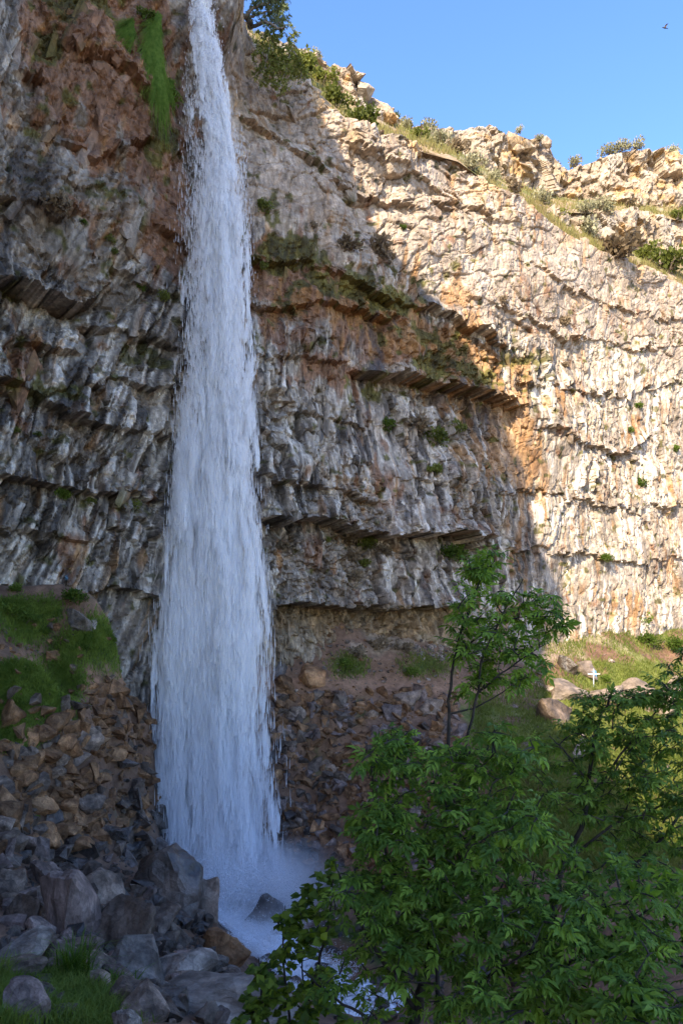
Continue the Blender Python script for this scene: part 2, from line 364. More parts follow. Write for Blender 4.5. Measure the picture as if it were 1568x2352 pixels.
def main_surface(u, z):
    """outward displacement, colour (rgb + roughness) of the main cliff at arc length u and height z"""
    x, y = P_MAIN.pos(u)
    dx, dy = project(x, y, z)
    front = y > 6
    left = 1 - sm(dx, 430, 520)
    ang = np.where(left > .5, math.radians(-24), math.radians(-5)) + .16 * n2(u * .06, z * .08, 41)
    u0, z0 = u - (22 if False else 0), z
    wu = u + .5 * fbm2(u * .22, z * .16, 31, 3); wz = z + .6 * fbm2(u * .3, z * .2, 32, 3)
    rot = np.where(left > .5, .42, .07)
    rot = rot + .0
    uc = wu - rot * wz; zc = wz + rot * .6 * wu
    zo = _h(np.floor(uc / 2.4), np.zeros_like(uc), np.zeros_like(uc), 7) * 4.2 + _h(np.floor(uc / .8), np.zeros_like(uc), np.zeros_like(uc), 8) * 1.6
    A1 = cells(uc, zc + zo, 1.25, 4.2, 1); A2 = cells(uc, zc + zo * 1.7, .55, 1.7, 2); A3 = cells(uc + .12 * fbm2(u * 2, z * 1, 3, 2), zc + zo * .7, .27, .62, 3)
    col_d = (facet(A1[0], A1[1], A1[2], 1.25, 4.2, .95, .36, .20) + facet(A2[0], A2[1], A2[2], .55, 1.7, .44, .5, .22) + facet(A3[0], A3[1], A3[2], .27, .62, .24, .5, .3) - .30 * np.exp(-(A1[3] / .07) ** 2) - .12 * np.exp(-(A2[3] / .12) ** 2))
    bw = u + .7 * fbm2(u * .3, z * .3, 51, 3); bz = z + .6 * fbm2(u * .3, z * .3, 52, 3)
    bz2 = bz - .25 * bw
    B1 = cells(bw, bz2, 2.7, 1.9, 4); B2 = cells(bw, bz2, 1.05, .8, 5); B3 = cells(bw + .15 * n2(u * 1.6, z * 1.6, 53), bz2, .42, .30, 6)
    blk_d = (facet(B1[0], B1[1], B1[2], 2.7, 1.9, .85, .26, .28) + facet(B2[0], B2[1], B2[2], 1.05, .8, .32, .34, .34) + facet(B3[0], B3[1], B3[2], .42, .30, .20, .4, .4) - .34 * np.exp(-(B1[3] / .06) ** 2) - .12 * np.exp(-(B2[3] / .10) ** 2))
    # the upper right of the wall breaks in blocks, the rest in columns
    lim = np.interp(dx, [430, 520, 700, 1000, 1200, 1568], [-400, 480, 560, 690, 820, 860]) + 60 * n2(u * .3, z * .3, 61)
    blk = sm(lim - dy, -50, 60) * (1 - left)
    up_left = left * sm(620 - dy, -80, 200) * .45
    blk = np.clip(np.maximum(blk, up_left), 0, 1)
    slab = zone(dx + 18 * n2(u * .6, z * .6, 71), dy + 18 * n2(u * .6, z * .6, 72), Z_SLAB)
    slab = sm(slab, .35, .6)
    # crumbly interbeds between the bundles of columns
    rub = sm(fbm2(u * .20, z * .30, 63, 3) + .25 * n2(u * .9, z * 1.1, 64), .12, .42) * (1 - blk) * (1 - slab) * (1 - .5 * sm(dx, 1150, 1350))
    rub = np.maximum(rub, .9 * sm(zone(dx, dy, Z_MOSS), .3, .6) * (1 - slab))
    crumb = facet(B2[0], B2[1], B2[2], .95, .75, .5, .6, .5) + 1.2 * facet(B3[0], B3[1], B3[2], .42, .30, .30, .6, .5) - .4
    fine = (col_d * (1 - rub) + crumb * rub) * (1 - blk) + blk_d * blk
    fine = fine * (1 - .72 * slab)
    jag = 13 * (A1[0][1] - .5) + 8 * (A2[0][1] - .5) + 14 * fbm2(u * .25, z * 0 + 2.2, 84, 3)
    amp = (.78 + .5 * n2(u * .13, z * .13, 83)) * (1 - .5 * sm(dx, 1080, 1350)) * (1 - .3 * blk)
    d = fine * amp + ledge_disp(dx, dy, jag) + (1.0 - .35 * sm(dx, 1000, 1250)) * fbm2(u * .14, z * .16, 81, 3) + (.10 - .06 * blk) * fbm2(u * 1.3, z * 1.3, 82, 3) * (1 - .6 * slab)
    d = d + left * .05 * np.clip(z - 8, 0, 40)                 # the alcove on the left leans out
    ug = P_MAIN_U_FALL
    d = d + 3.4 * sm(z, 33, 40.5) * np.exp(-((u - ug) / 2.6) ** 2)   # the lip the water falls from
    d = np.where(front, d, np.clip(d, -1, 1))
    # ---- colour: basalt greys and tans per block, mineral and shade streaks, rust, moss
    def C(*c): return np.array(c)[None, :]
    tone = .34 * (A1[0][3] * (1 - blk) + B1[0][3] * blk) + .34 * (A2[0][3] * (1 - blk) + B2[0][3] * blk) + .32 * (A3[0][3] * (1 - blk) + B3[0][3] * blk)
    tone = .5 + (tone - .5) * 1.5
    tone = tone + .25 * fbm2(u * .5, z * .5, 91, 3)
    tn = np.clip(tone, 0, 1)[:, None]
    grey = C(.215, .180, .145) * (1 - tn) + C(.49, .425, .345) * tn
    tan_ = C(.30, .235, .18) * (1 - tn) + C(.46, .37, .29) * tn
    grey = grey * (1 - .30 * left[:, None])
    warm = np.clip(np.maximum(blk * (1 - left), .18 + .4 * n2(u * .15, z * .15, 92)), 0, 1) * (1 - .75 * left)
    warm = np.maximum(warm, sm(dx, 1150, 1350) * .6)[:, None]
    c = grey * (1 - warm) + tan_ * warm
    rb_ = (.72 * rub)[:, None]
    c = c * (1 - rb_) + (C(.105, .075, .05) * (1 - tn) + C(.27, .20, .135) * tn) * rb_
    # vertical streaks: pale mineral wash and dark runs (wet stain plus painted column-side shade), each with a ragged outline of its own
    sv = uc * 3.6 + .5 * n2(u * 2, z * .8, 93) + (A2[0][2] - .5) * 1.5
    st = n2(sv, zc * .30, 94) + .5 * n2(sv * 2.1, zc * .5, 95)
    colz = (1 - blk) * (1 - .5 * slab) * (1 - .6 * rub)
    white = (sm(st, .22, .62) * colz)[:, None]
    c = c * (1 - .82 * white) + C(.62, .56, .475) * .82 * white
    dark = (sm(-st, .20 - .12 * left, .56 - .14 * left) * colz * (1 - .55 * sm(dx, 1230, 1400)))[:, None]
    c = c * (1 - .78 * dark) + C(.045, .037, .032) * .78 * dark
    wx = dx + 26 * fbm2(u * .5, z * .35, 101, 3); wy = dy + 26 * fbm2(u * .5, z * .35, 102, 3)
    nz = fbm2(u * 1.3, z * .6, 103, 4)
    rust = sm(zone(wx, wy, Z_RUST) + .5 * nz, .22, .5)[:, None]
    c = c * (1 - .8 * rust) + (C(.13, .052, .022) * (1 - tn) + C(.28, .125, .055) * tn) * .8 * rust
    org = sm(1.15 * zone(wx, wy, Z_ORANGE) + .5 * n2(uc * 3, zc * .5, 104), .22, .5)[:, None]
    c = c * (1 - .7 * org) + (C(.22, .095, .026) * (1 - tn) + C(.40, .215, .08) * tn) * .7 * org
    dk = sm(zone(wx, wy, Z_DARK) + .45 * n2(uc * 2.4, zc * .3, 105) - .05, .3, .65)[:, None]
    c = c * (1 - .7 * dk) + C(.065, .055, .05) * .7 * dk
    moss = sm(zone(wx, wy, Z_MOSS) + .6 * fbm2(u * 1.6, z * 1.6, 106, 3) - .02, .25, .48)[:, None]
    c = c * (1 - .88 * moss) + (C(.035, .033, .01) * (1 - tn) + C(.135, .12, .022) * tn) * .88 * moss
    damp = np.exp(-((dx - 440) / 55) ** 2) * .5 + np.exp(-((dx - 580) / 25) ** 2) * .25
    damp = (damp * (1 + .4 * nz))[:, None]; damp = np.clip(damp, 0, .7)
    c = c * (1 - damp) + c * C(.38, .36, .35) * damp
    # crumbly brown bed under the lowest ledge
    bed = (sm(dy, 1385, 1402) * sm(dx, 590, 620) * (1 - sm(dx, 1050, 1100)))[:, None]
    c = c * (1 - .7 * bed) + (C(.17, .115, .06) * (1 - tn) + C(.34, .25, .15) * tn) * .7 * bed
    # lichen crust along the rim
    lich = (sm(n2(u * .8, z * .8, 107), .35, .7) * sm(z, 33, 38) * (1 - left))[:, None]
    c = c * (1 - .5 * lich) + C(.42, .25, .09) * .5 * lich
    # the sprayed cyan mark low on the left wall
    mk = (np.exp(-((dx - 151 + (dy - 1328) * .35) / 1.6) ** 4) * np.exp(-((dy - 1327) / 6) ** 4) * .7)[:, None]
    c = c * (1 - mk) + C(.12, .42, .62) * mk
    rough = .82 - .3 * dark[:, 0] - .25 * damp[:, 0] - .15 * dk[:, 0]
    return d, np.concatenate([np.clip(c, .01, .8), rough[:, None]], 1)

P_MAIN_U_FALL = P_MAIN.u_at(472)

def wall_mesh(path, us, ztop, zbot, nrow, surf, name, cap=None):
    U = np.repeat(us[None, :], nrow, 0); T = np.linspace(0, 1, nrow)[:, None]
    zt = ztop(us)[None, :]; zb = zbot(us)[None, :]
    Z = zb + (zt - zb) * T
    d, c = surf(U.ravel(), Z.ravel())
    x, y = path.pos(U.ravel()); nx, ny = path.nrm(U.ravel())
    # rounded, broken edge at the very top
    tt = np.repeat(T, len(us), 1).ravel()
    V = np.stack([x + nx * d, y + ny * d, Z.ravel()], 1)
    fs = grid_faces(nrow, len(us))
    if cap:
        # ground running back from the edge so that the cliff is a solid body
        nv = len(V); k = len(us)
        top = V[-k:]; nx, ny = path.nrm(us); x, y = path.pos(us)
        rows = []; cols = []
        for s_, dz in cap:
            q = np.stack([x - nx * s_, y - ny * s_, zt[0] + dz + .25 * n2(us * .6, s_ * .6, 9)], 1); rows.append(q)
            cols.append(np.tile([[.28, .2, .12, .9]], (k, 1)))
        V = np.vstack([V] + rows); c = np.vstack([c] + cols)
        fs = np.vstack([fs, grid_faces(len(cap) + 1, k, nv - k)])
    return np_mesh(name, V, fs, c)

def base_z_main(u):
    x, y = P_MAIN.pos(u)
    return np.full_like(x, -4.0)

u0 = P_MAIN.u_at(-45); u1 = P_MAIN.u_at(1610)
US = np.concatenate([np.arange(0, u0, .8), np.arange(u0, u1, .086), np.arange(u1, P_MAIN.L, .8)])
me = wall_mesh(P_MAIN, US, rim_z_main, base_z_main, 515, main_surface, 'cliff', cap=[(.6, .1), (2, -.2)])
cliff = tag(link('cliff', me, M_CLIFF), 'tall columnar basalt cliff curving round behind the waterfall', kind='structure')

# ---- the two set-back tiers above the rim
SKY = np.array([(600, 60), (690, 108), (730, 128), (780, 143), (812, 150), (840, 170), (868, 200), (880, 245), (900, 268), (940, 284), (985, 288), (1005, 297), (1050, 293), (1100, 290), (1149, 287), (1152, 304), (1190, 299), (1225, 310), (1240, 318), (1265, 309), (1279, 320), (1281, 374), (1312, 388), (1345, 370), (1380, 355), (1440, 344), (1500, 338), (1540, 342), (1568, 350), (1700, 352)], float)
P_UP = Path([(-14, 58), (-8, 60), (-3, 62), (2, 63.5), (4.5, 67), (8, 72), (14, 73.5), (19.5, 76), (22.6, 77), (23.6, 81), (27, 83), (31, 82), (39, 84), (50, 90), (70, 98)], 2)
P_MID = Path([(13, 67.5), (18, 69), (24, 71.5), (30, 75), (38, 80), (50, 87)], 2)
MIDTOP = np.array([(1100, 480), (1218, 468), (1260, 476), (1350, 482), (1450, 479), (1568, 500), (1700, 510)], float)

def tier_surface(path, seed, grassy):
    def f(u, z):
        x, y = path.pos(u); dx, dy = project(x, y, z)
        bw = u + .7 * fbm2(u * .3, z * .3, seed, 3); bz = z + .6 * fbm2(u * .3, z * .3, seed + 1, 3)
        B1 = cells(bw - .1 * bz, bz, 2.4, 2.6, seed + 4); B2 = cells(bw - .1 * bz, bz, 1.0, 1.1, seed + 5); B3 = cells(bw, bz, .42, .4, seed + 6)
        d = (facet(B1[0], B1[1], B1[2], 2.4, 2.6, 1.0, .4, .4) + facet(B2[0], B2[1], B2[2], 1.0, 1.1, .4, .5, .5) + facet(B3[0], B3[1], B3[2], .42, .4, .16, .5, .4))
        d = d + .9 * fbm2(u * .15, z * .2, seed + 7, 3)
        tn = np.clip(.5 * B1[0][3] + .5 * B2[0][3] + .25 * fbm2(u * .6, z * .6, seed + 8, 3), 0, 1)[:, None]
        c = np.array([[.27, .205, .15]]) * (1 - tn) + np.array([[.42, .335, .25]]) * tn
        li = sm(fbm2(u * .7, z * .9, seed + 9, 3), .25, .6)[:, None] * .6
        c = c * (1 - li) + np.array([[.42, .24, .08]]) * li
        gr = sm(fbm2(u * .5, z * .5, seed + 10, 3), .3, .6)[:, None] * .45
        c = c * (1 - gr) + np.array([[.30, .29, .27]]) * gr
        return d, np.concatenate([c, np.full((len(u), 1), .88)], 1)
    return f

def top_from(path, tab, jag=.35, seed=3):
    def f(u):
        x, y = path.pos(u); dx = CX + F * x / y
        return (HZ - np.interp(dx, tab[:, 0], tab[:, 1])) / F * y + jag * (cells(u, u * 0 + 1.3, 1.3, 9, seed)[0][0] - .6)
    return f

ua, ub = P_UP.u_at(560), P_UP.u_at(1640)
me = wall_mesh(P_UP, np.arange(max(ua, 0), min(ub, P_UP.L), .12), top_from(P_UP, SKY), lambda u: np.full_like(u, 34.), 190, tier_surface(P_UP, 200, 0), 'upper_cliff', cap=[(1.0, .3), (4, .1), (30, -1)])
upper = tag(link('upper_cliff', me, M_CLIFF), 'upper rock rim set back above the grassy bench against the sky', kind='structure')
ua, ub = P_MID.u_at(1130), P_MID.u_at(1640)
me = wall_mesh(P_MID, np.arange(max(ua, 0), min(ub, P_MID.L), .11), top_from(P_MID, MIDTOP), lambda u: np.full_like(u, 30.), 150, tier_surface(P_MID, 300, 0), 'middle_cliff', cap=[(.8, .2), (3, .5)])
middle = tag(link('middle_cliff', me, M_CLIFF), 'pale rock ledge between the lower cliff and the upper rim', kind='structure')

# ---- grassy benches between the tiers
def bench(name, pa, ta, pb, tb, dxs, label, off=.4):
    rows = []; n = 26
    A_ = []; B_ = []
    for dx in dxs:
        ua_ = pa.u_at(dx); x, y = pa.pos(ua_); nx, ny = pa.nrm(ua_)
        za = (HZ - np.interp(dx, ta[:, 0], ta[:, 1])) / F * y
        A_.append((x - nx * off, y - ny * off, za - .15))
        ub_ = pb.u_at(dx); x, y = pb.pos(ub_); nx, ny = pb.nrm(ub_)
        zb = (HZ - np.interp(dx, tb[:, 0], tb[:, 1])) / F * y
        B_.append((x - nx * .8, y - ny * .8, zb))
    A_ = np.array(A_); B_ = np.array(B_)
    T = np.linspace(0, 1, n)[:, None, None]
    V = (A_[None] * (1 - T) + B_[None] * T).reshape(-1, 3)
    V[:, 2] += .35 * fbm2(V[:, 0] * .5, V[:, 1] * .5, 400, 4) * np.repeat(np.sin(np.linspace(.12, math.pi, n)), len(dxs))
    g = sm(fbm2(V[:, 0] * .35, V[:, 1] * .35, 410, 4), -.25, .35)[:, None]
    c = np.array([[.30, .21, .12]]) * (1 - g) + np.array([[.15, .15, .045]]) * g
    r = sm(fbm2(V[:, 0] * .8, V[:, 1] * .8, 420, 3), .2, .5)[:, None] * .6
    c = c * (1 - r) + np.array([[.36, .28, .2]]) * r
    me = np_mesh(name, V, grid_faces(n, len(dxs)), np.concatenate([c, np.full((len(V), 1), .95)], 1))
    return tag(link(name, me, M_GROUND), label, kind='structure'), V.reshape(n, len(dxs), 3)
UPBASE = np.array([(480, 20), (560, 40), (640, 100), (690, 130), (740, 165), (784, 200), (860, 245), (900, 268), (985, 296), (1058, 330), (1103, 365), (1175, 410), (1230, 430), (1400, 470), (1700, 470)], float)
MIDBASE = np.array([(1150, 425), (1208, 440), (1260, 470), (1300, 500), (1376, 540), (1480, 575), (1568, 590), (1700, 640)], float)
hill1, HV1 = bench('hillside', P_MAIN, RIM, P_UP, UPBASE, np.arange(500, 1260, 4), 'narrow grassy bench between the cliff rim and the upper rocks')
hill2, HV2 = bench('hillside', P_MAIN, RIM, P_MID, MIDBASE, np.arange(1180, 1640, 5), 'grassy slope between the lower cliff rim and the pale ledge')
hill3, HV3 = bench('hillside', P_MID, MIDTOP, P_UP, np.array([(1150, 400), (1230, 428), (1300, 440), (1400, 462), (1700, 470)], float), np.arange(1180, 1640, 5), 'dry grass shelf on top of the pale ledge')

# ------------------------------------------------------------------ terrain
CP = []
def cp(dx, dy, Y): CP.append(D(dx, dy, Y))
for q in [(0, 2352, 12), (250, 2352, 13), (500, 2352, 15), (0, 2230, 15), (250, 2210, 18), (480, 2240, 20.5), (0, 2060, 22), (200, 2040, 25), (350, 2010, 28), (470, 2070, 29.5),
          (0, 1850, 27), (150, 1900, 30), (280, 1960, 34), (0, 1680, 29), (150, 1720, 33), (250, 1800, 37.8), (300, 1900, 41), (0, 1550, 30), (100, 1543, 30.8), (200, 1575, 32.5), (-150, 1545, 31), (-150, 1700, 27), (-150, 1900, 22),
          (60, 1520, 32.2), (200, 1530, 34), (280, 1550, 36), (350, 1590, 41.2), (350, 1480, 42.3), (420, 1500, 44.4), (410, 1620, 44.2), (350, 1720, 42.4), (400, 1780, 43.8), (300, 1700, 40.3), (350, 1880, 42.6), (0, 1430, 33.2), (100, 1440, 34.8), (250, 1450, 37.2), (0, 1352, 35.6), (150, 1362, 37.6), (300, 1385, 40.8), (400, 1410, 43.6), (-150, 1430, 31), (-100, 1345, 34),
          (470, 1570, 45.6), (500, 1410, 48), (420, 1430, 43.8), (370, 2010, 42.4), (470, 2050, 42.6), (560, 2050, 42.6), (620, 2020, 43.2), (640, 1900, 45.5), (760, 1950, 44), (850, 1850, 44.5), (620, 1700, 47.6), (720, 1700, 48), (850, 1700, 48),
          (640, 1585, 49.6), (800, 1588, 50.5), (1000, 1592, 52), (640, 1550, 50.8), (850, 1555, 52.3), (620, 1460, 52), (800, 1455, 53.8), (1000, 1465, 57.5), (1200, 1470, 62.5), (1400, 1440, 68), (1568, 1430, 74),
          (1100, 1600, 54), (1250, 1570, 58), (1400, 1562, 61), (1568, 1545, 66), (1250, 1700, 48), (1450, 1700, 48), (1568, 1800, 42), (1300, 1850, 40), (1000, 2000, 38), (1100, 1850, 43),
          (600, 2150, 38), (700, 2250, 33.5), (800, 2295, 31.5), (900, 2300, 31), (505, 2150, 29.5), (562, 2260, 26), (620, 2352, 22), (470, 2090, 31), (750, 2352, 26)]: cp(*q)
for q in [(0, 0, -1.7), (-6, 0, -2.2), (6, 0, -2.6), (0, -20, -1), (-25, 0, -1), (20, -15, -2), (3, 8, -5.6), (-3, 7, -4.4), (8, 10, -6.5), (12, 20, -10), (5, 15, -9), (2, 22, -13), (20, 30, -11), (30, 45, -7), (40, 60, -3), (30, 5, -6), (-30, 20, 0), (-40, 0, -1), (50, 75, 0), (45, 30, -5), (-20, 30, -.6), (-22, 15, -3)]: CP.append(np.array(q, float))
for q in [(-9.22, 40, -12.9), (-8.76, 38, -12.5), (-10.4, 41.2, -12.6), (-10.36, 38.5, -11.6), (-8.2, 35, -12.4), (-9.6, 43, -13.0), (-8, 44.4, -12.8)]: CP.append(np.array(q, float))
for q in [(-19, 40, 2.0), (-15.5, 43, 2.0), (-12, 46.5, 1.9), (-9, 50.5, 2.2), (-26, 36, 1.8), (-4, 55, 2.4), (2, 58, 1.5), (9, 62, 1), (-34, 24, 1.5), (-22, 48, 1.8), (-14, 56, 1.8)]: CP.append(np.array(q, float))
CP = np.array(CP)
def _tps_k(r2): return np.where(r2 > 1e-12, r2 * np.log(np.maximum(r2, 1e-12)) * .5, 0)
_n = len(CP)
_K = _tps_k(((CP[:, None, :2] - CP[None, :, :2]) ** 2).sum(-1)) + np.eye(_n) * .4
_P = np.hstack([np.ones((_n, 1)), CP[:, :2]])
_A = np.vstack([np.hstack([_K, _P]), np.hstack([_P.T, np.zeros((3, 3))])])
_W = np.linalg.solve(_A, np.concatenate([CP[:, 2], np.zeros(3)]))
def tps(x, y):
    x = np.asarray(x, float); y = np.asarray(y, float); sh = x.shape; x = x.ravel(); y = y.ravel()
    out = np.empty(len(x))
    for i in range(0, len(x), 20000):
        q = np.stack([x[i:i + 20000], y[i:i + 20000]], 1)
        k = _tps_k(((q[:, None] - CP[None, :, :2]) ** 2).sum(-1))
        out[i:i + 20000] = k @ _W[:_n] + _W[_n] + q @ _W[_n + 1:]
    return out.reshape(sh)

GS = .31
GX = np.arange(-46, 62, GS); GY = np.arange(-24, 88, GS)
XX, YY = np.meshgrid(GX, GY)
HH = np.clip(tps(XX, YY), -18, 2.75)
gdx, gdy = project(XX, YY, HH)
stony = zone(gdx, gdy, [(760, 1750, 200, 200, 1), (200, 1800, 200, 160, .8), (250, 2100, 350, 160, 1)])
HH = HH + .22 * fbm2(XX * .35, YY * .35, 500, 4) + (.05 + .16 * stony) * (fbm2(XX * 1.7, YY * 1.7, 501, 3))
pathm = np.exp(-((gdy - np.interp(gdx, [-50, 60, 280, 350, 470, 640, 850, 1100, 1250], [1525, 1522, 1545, 1588, 1572, 1570, 1572, 1590, 1575])) / 16) ** 2) * (YY > 30) * (gdx < 1260)
def ground_z(x, y):
    x = np.asarray(x, float); y = np.asarray(y, float)
    fx = np.clip((x - GX[0]) / GS, 0, len(GX) - 1.001); fy = np.clip((y - GY[0]) / GS, 0, len(GY) - 1.001)
    ix = fx.astype(int); iy = fy.astype(int); fx = fx - ix; fy = fy - iy
    return (HH[iy, ix] * (1 - fx) + HH[iy, ix + 1] * fx) * (1 - fy) + (HH[iy + 1, ix] * (1 - fx) + HH[iy + 1, ix + 1] * fx) * fy

Z_GRASS = [(80, 1575, 110, 45, 1.2), (30, 1660, 70, 70, .9), (120, 1620, 60, 50, .9), (60, 1410, 90, 40, .8), (230, 1480, 90, 50, .9), (60, 1440, 60, 50, .7), (150, 1500, 60, 25, .6), (60, 2300, 170, 60, .9), (180, 2300, 120, 50, .9), (230, 2330, 110, 40, .8),
           (800, 1530, 50, 30, .7), (980, 1530, 70, 30, .7), (1300, 1700, 200, 120, 1.1), (1450, 1560, 150, 40, 1.1), (1500, 1700, 160, 140, 1.), (1480, 1450, 120, 60, .6), (1300, 1480, 60, 40, .5), (1350, 1440, 60, 40, .6), (1120, 1640, 60, 50, .7), (700, 1720, 40, 60, .35), (830, 1640, 50, 40, .4), (1000, 2200, 400, 200, .5), (80, 1880, 40, 30, .4), (1350, 1900, 260, 130, 1.), (1200, 1800, 90, 80, .7)]
def ground_colour(x, y, dx, dy):
    nz = fbm2(x * .7, y * .7, 510, 4)
    tn = np.clip(.5 + .5 * fbm2(x * 1.6, y * 1.6, 511, 3), 0, 1)[..., None]
    c = np.array([.11, .058, .034]) * (1 - tn) + np.array([.23, .13, .08]) * tn
    red = zone(dx, dy, [(700, 1590, 200, 60, 1), (900, 1540, 160, 50, .8), (740, 1720, 160, 130, .7), (200, 1530, 200, 30, .6), (470, 1420, 70, 40, .8), (1050, 1580, 150, 40, .9)])
    red = sm(red + .4 * nz, .3, .7)[..., None]
    c = c * (1 - .7 * red) + (np.array([.15, .075, .035]) * (1 - tn) + np.array([.26, .14, .075]) * tn) * .7 * red
    pm = np.clip(pathm if dx.shape == XX.shape else np.zeros_like(dx), 0, 1)[..., None]
    c = c * (1 - pm) + np.array([.27, .145, .085]) * pm
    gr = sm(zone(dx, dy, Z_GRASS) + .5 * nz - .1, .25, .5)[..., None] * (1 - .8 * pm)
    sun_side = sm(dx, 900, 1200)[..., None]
    gc = np.array([.05, .075, .018]) * (1 - sun_side) + np.array([.14, .155, .035]) * sun_side  # sunlight put into the colour: grass painted lighter on the sunny side
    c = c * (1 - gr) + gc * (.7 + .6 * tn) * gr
    dry = sm(zone(dx, dy, [(880, 1480, 120, 40, .9), (1250, 1480, 100, 60, .8), (1400, 1440, 100, 50, .6), (760, 1490, 80, 30, .5)]) + .5 * nz, .35, .7)[..., None]
    c = c * (1 - .7 * dry) + np.array([.33, .25, .17]) * .7 * dry
    wet = np.exp(-((dx - 480) / 190) ** 2 - ((dy - 2000) / 230) ** 2)[..., None] * .75
    c = c * (1 - wet) + c * np.array([.38, .40, .44]) * wet
    return np.concatenate([c, (.92 - .5 * wet)], -1)
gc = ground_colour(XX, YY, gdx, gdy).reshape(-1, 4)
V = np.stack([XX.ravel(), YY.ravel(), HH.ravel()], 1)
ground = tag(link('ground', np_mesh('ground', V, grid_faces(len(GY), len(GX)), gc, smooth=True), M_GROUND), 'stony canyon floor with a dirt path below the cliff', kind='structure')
# the land beyond: one plain sheet out to the horizon, under everything else
far = np.array([(-2500, -2500), (2500, -2500), (2500, 2500), (-2500, 2500)], float)
tag(link('terrain', np_mesh('terrain', np.hstack([far, np.full((4, 1), -24.)]), np.array([[0, 1, 2, 3]]), np.tile([[.33, .26, .18, .95]], (4, 1))), M_GROUND), 'dry canyon land reaching the horizon', kind='structure')

# ------------------------------------------------------------------ placing on the cliff and on the ground
WU = np.linspace(0, P_MAIN.L, 10)
def wall_at(dx, dy):
    """point of the main cliff's face seen at column dx, row dy; with its arc length, height and outward normal"""
    u = P_MAIN.u_at(dx); x, y = P_MAIN.pos(u); z = (HZ - dy) / F * y
    for _ in range(4):
        d, _c = main_surface(np.array([u]), np.array([float(z)]))
        nx, ny = P_MAIN.nrm(u); bx, by = P_MAIN.pos(u)
        X, Y_ = bx + nx * d[0], by + ny * d[0]
        z = (HZ - dy) / F * Y_
        u += ((dx - CX) / F * Y_ - X) * .8
    nx, ny = P_MAIN.nrm(u)
    return np.array([X, Y_, float(z)]), float(u), np.array([float(nx), float(ny), 0])
def tier_at(path, dx, dy, out=.6):
    u = path.u_at(dx); x, y = path.pos(u); nx, ny = path.nrm(u); y2 = y + ny * out
    return np.array([(dx - CX) / F * y2, y2, (HZ - dy) / F * y2]), u
_ys = np.arange(8, 80, .08)
def ground_at(dx, dy):
    p = np.stack([(dx - CX) / F * _ys, _ys, (HZ - dy) / F * _ys], 1)
    below = p[:, 2] < ground_z(p[:, 0], p[:, 1])
    i = int(np.argmax(below)) if below.any() else -1
    return p[i] if i >= 0 else None
def ground_many(dx, dy):
    k = (dx - CX) / F; m = (HZ - dy) / F; n = len(dx); Y = np.full(n, -1.)
    open_ = np.ones(n, bool)
    for yy in np.arange(8, 78, .12):
        j = np.where(open_)[0]
        if not len(j): break
        hit = m[j] * yy < ground_z(k[j] * yy, np.full(len(j), yy))
        Y[j[hit]] = yy; open_[j[hit]] = False
    return np.stack([k * Y, Y, m * Y], 1), Y > 0

# ------------------------------------------------------------------ rock shapes
def hull_mesh(name, pts, sub=0, rough=.03, seed=0, freq=3.0):
    bm = bmesh.new()
    for p in pts: bm.verts.new(p)
    r = bmesh.ops.convex_hull(bm, input=bm.verts[:])
    bmesh.ops.delete(bm, geom=list({g for g in r['geom_interior'] + r['geom_unused'] if isinstance(g, bmesh.types.BMVert)}), context='VERTS')
    if sub:
        bmesh.ops.dissolve_limit(bm, angle_limit=math.radians(9), verts=bm.verts[:], edges=bm.edges[:])
        bmesh.ops.triangulate(bm, faces=bm.faces[:])
        for _ in range(sub):
            ed = [q for q in bm.edges if q.calc_length() > .16]
            if not ed: break
            bmesh.ops.subdivide_edges(bm, edges=ed, cuts=1)
            bmesh.ops.triangulate(bm, faces=[f for f in bm.faces if len(f.verts) > 3])
        bmesh.ops.smooth_vert(bm, verts=bm.verts[:], factor=.5, use_axis_x=True, use_axis_y=True, use_axis_z=True)
        bm.normal_update()
        co = np.array([v.co[:] for v in bm.verts])
        n = fbm3(co[:, 0] * freq, co[:, 1] * freq, co[:, 2] * freq, seed, 4)
        c = np.abs(fbm3(co[:, 0] * 1.4, co[:, 1] * 1.4, co[:, 2] * 1.4, seed + 50, 2))
        for v, a_, b_ in zip(bm.verts, n, c): v.co += v.normal * (rough * a_ - .10 * max(0, .16 - b_))
    me = bpy.data.meshes.new(name); bm.to_mesh(me); bm.free()
    return me
def rock_points(rng, n, box=.6, flat=(1, 1, 1)):
    p = rng.normal(size=(n, 3)); p /= np.linalg.norm(p, axis=1)[:, None]
    q = p / np.abs(p).max(1)[:, None]
    p = (p * (1 - box) + q * box * .85) * (.8 + .2 * rng.random((n, 1)))
    return p * np.array(flat) * .72

rr = np.random.default_rng(21)
BIG = [hull_mesh('boulder', rock_points(rr, int(rr.integers(8, 13)), .82), 4, .06, 600 + i, 4.2) for i in range(14)]
MIDR = [hull_mesh('rock', rock_points(rr, int(rr.integers(10, 16)), .7), 2, .045, 700 + i) for i in range(14)]
_bm = lambda n, lo, hi, sp=.3: rock_mat(n, 3.2, .9, .10, .5, (lo, hi), True, sp, True, 1.1)
M_BOULD = [_bm('brown grey basalt', (.095, .066, .048), (.28, .20, .145)), _bm('blue grey basalt', (.125, .10, .08), (.33, .275, .225)), _bm('purple brown basalt', (.125, .084, .068), (.33, .235, .19)),
           _bm('rusty basalt', (.14, .062, .025), (.35, .185, .088)), _bm('dark wet basalt', (.03, .023, .019), (.12, .09, .07), .6), _bm('pale tan basalt', (.21, .16, .122), (.39, .30, .235))]
for m_ in (M_BOULD[4],):
    for n_ in m_.node_tree.nodes:
        if n_.type == 'BSDF_PRINCIPLED': n_.inputs['Roughness'].default_value = .35
_cache = {}
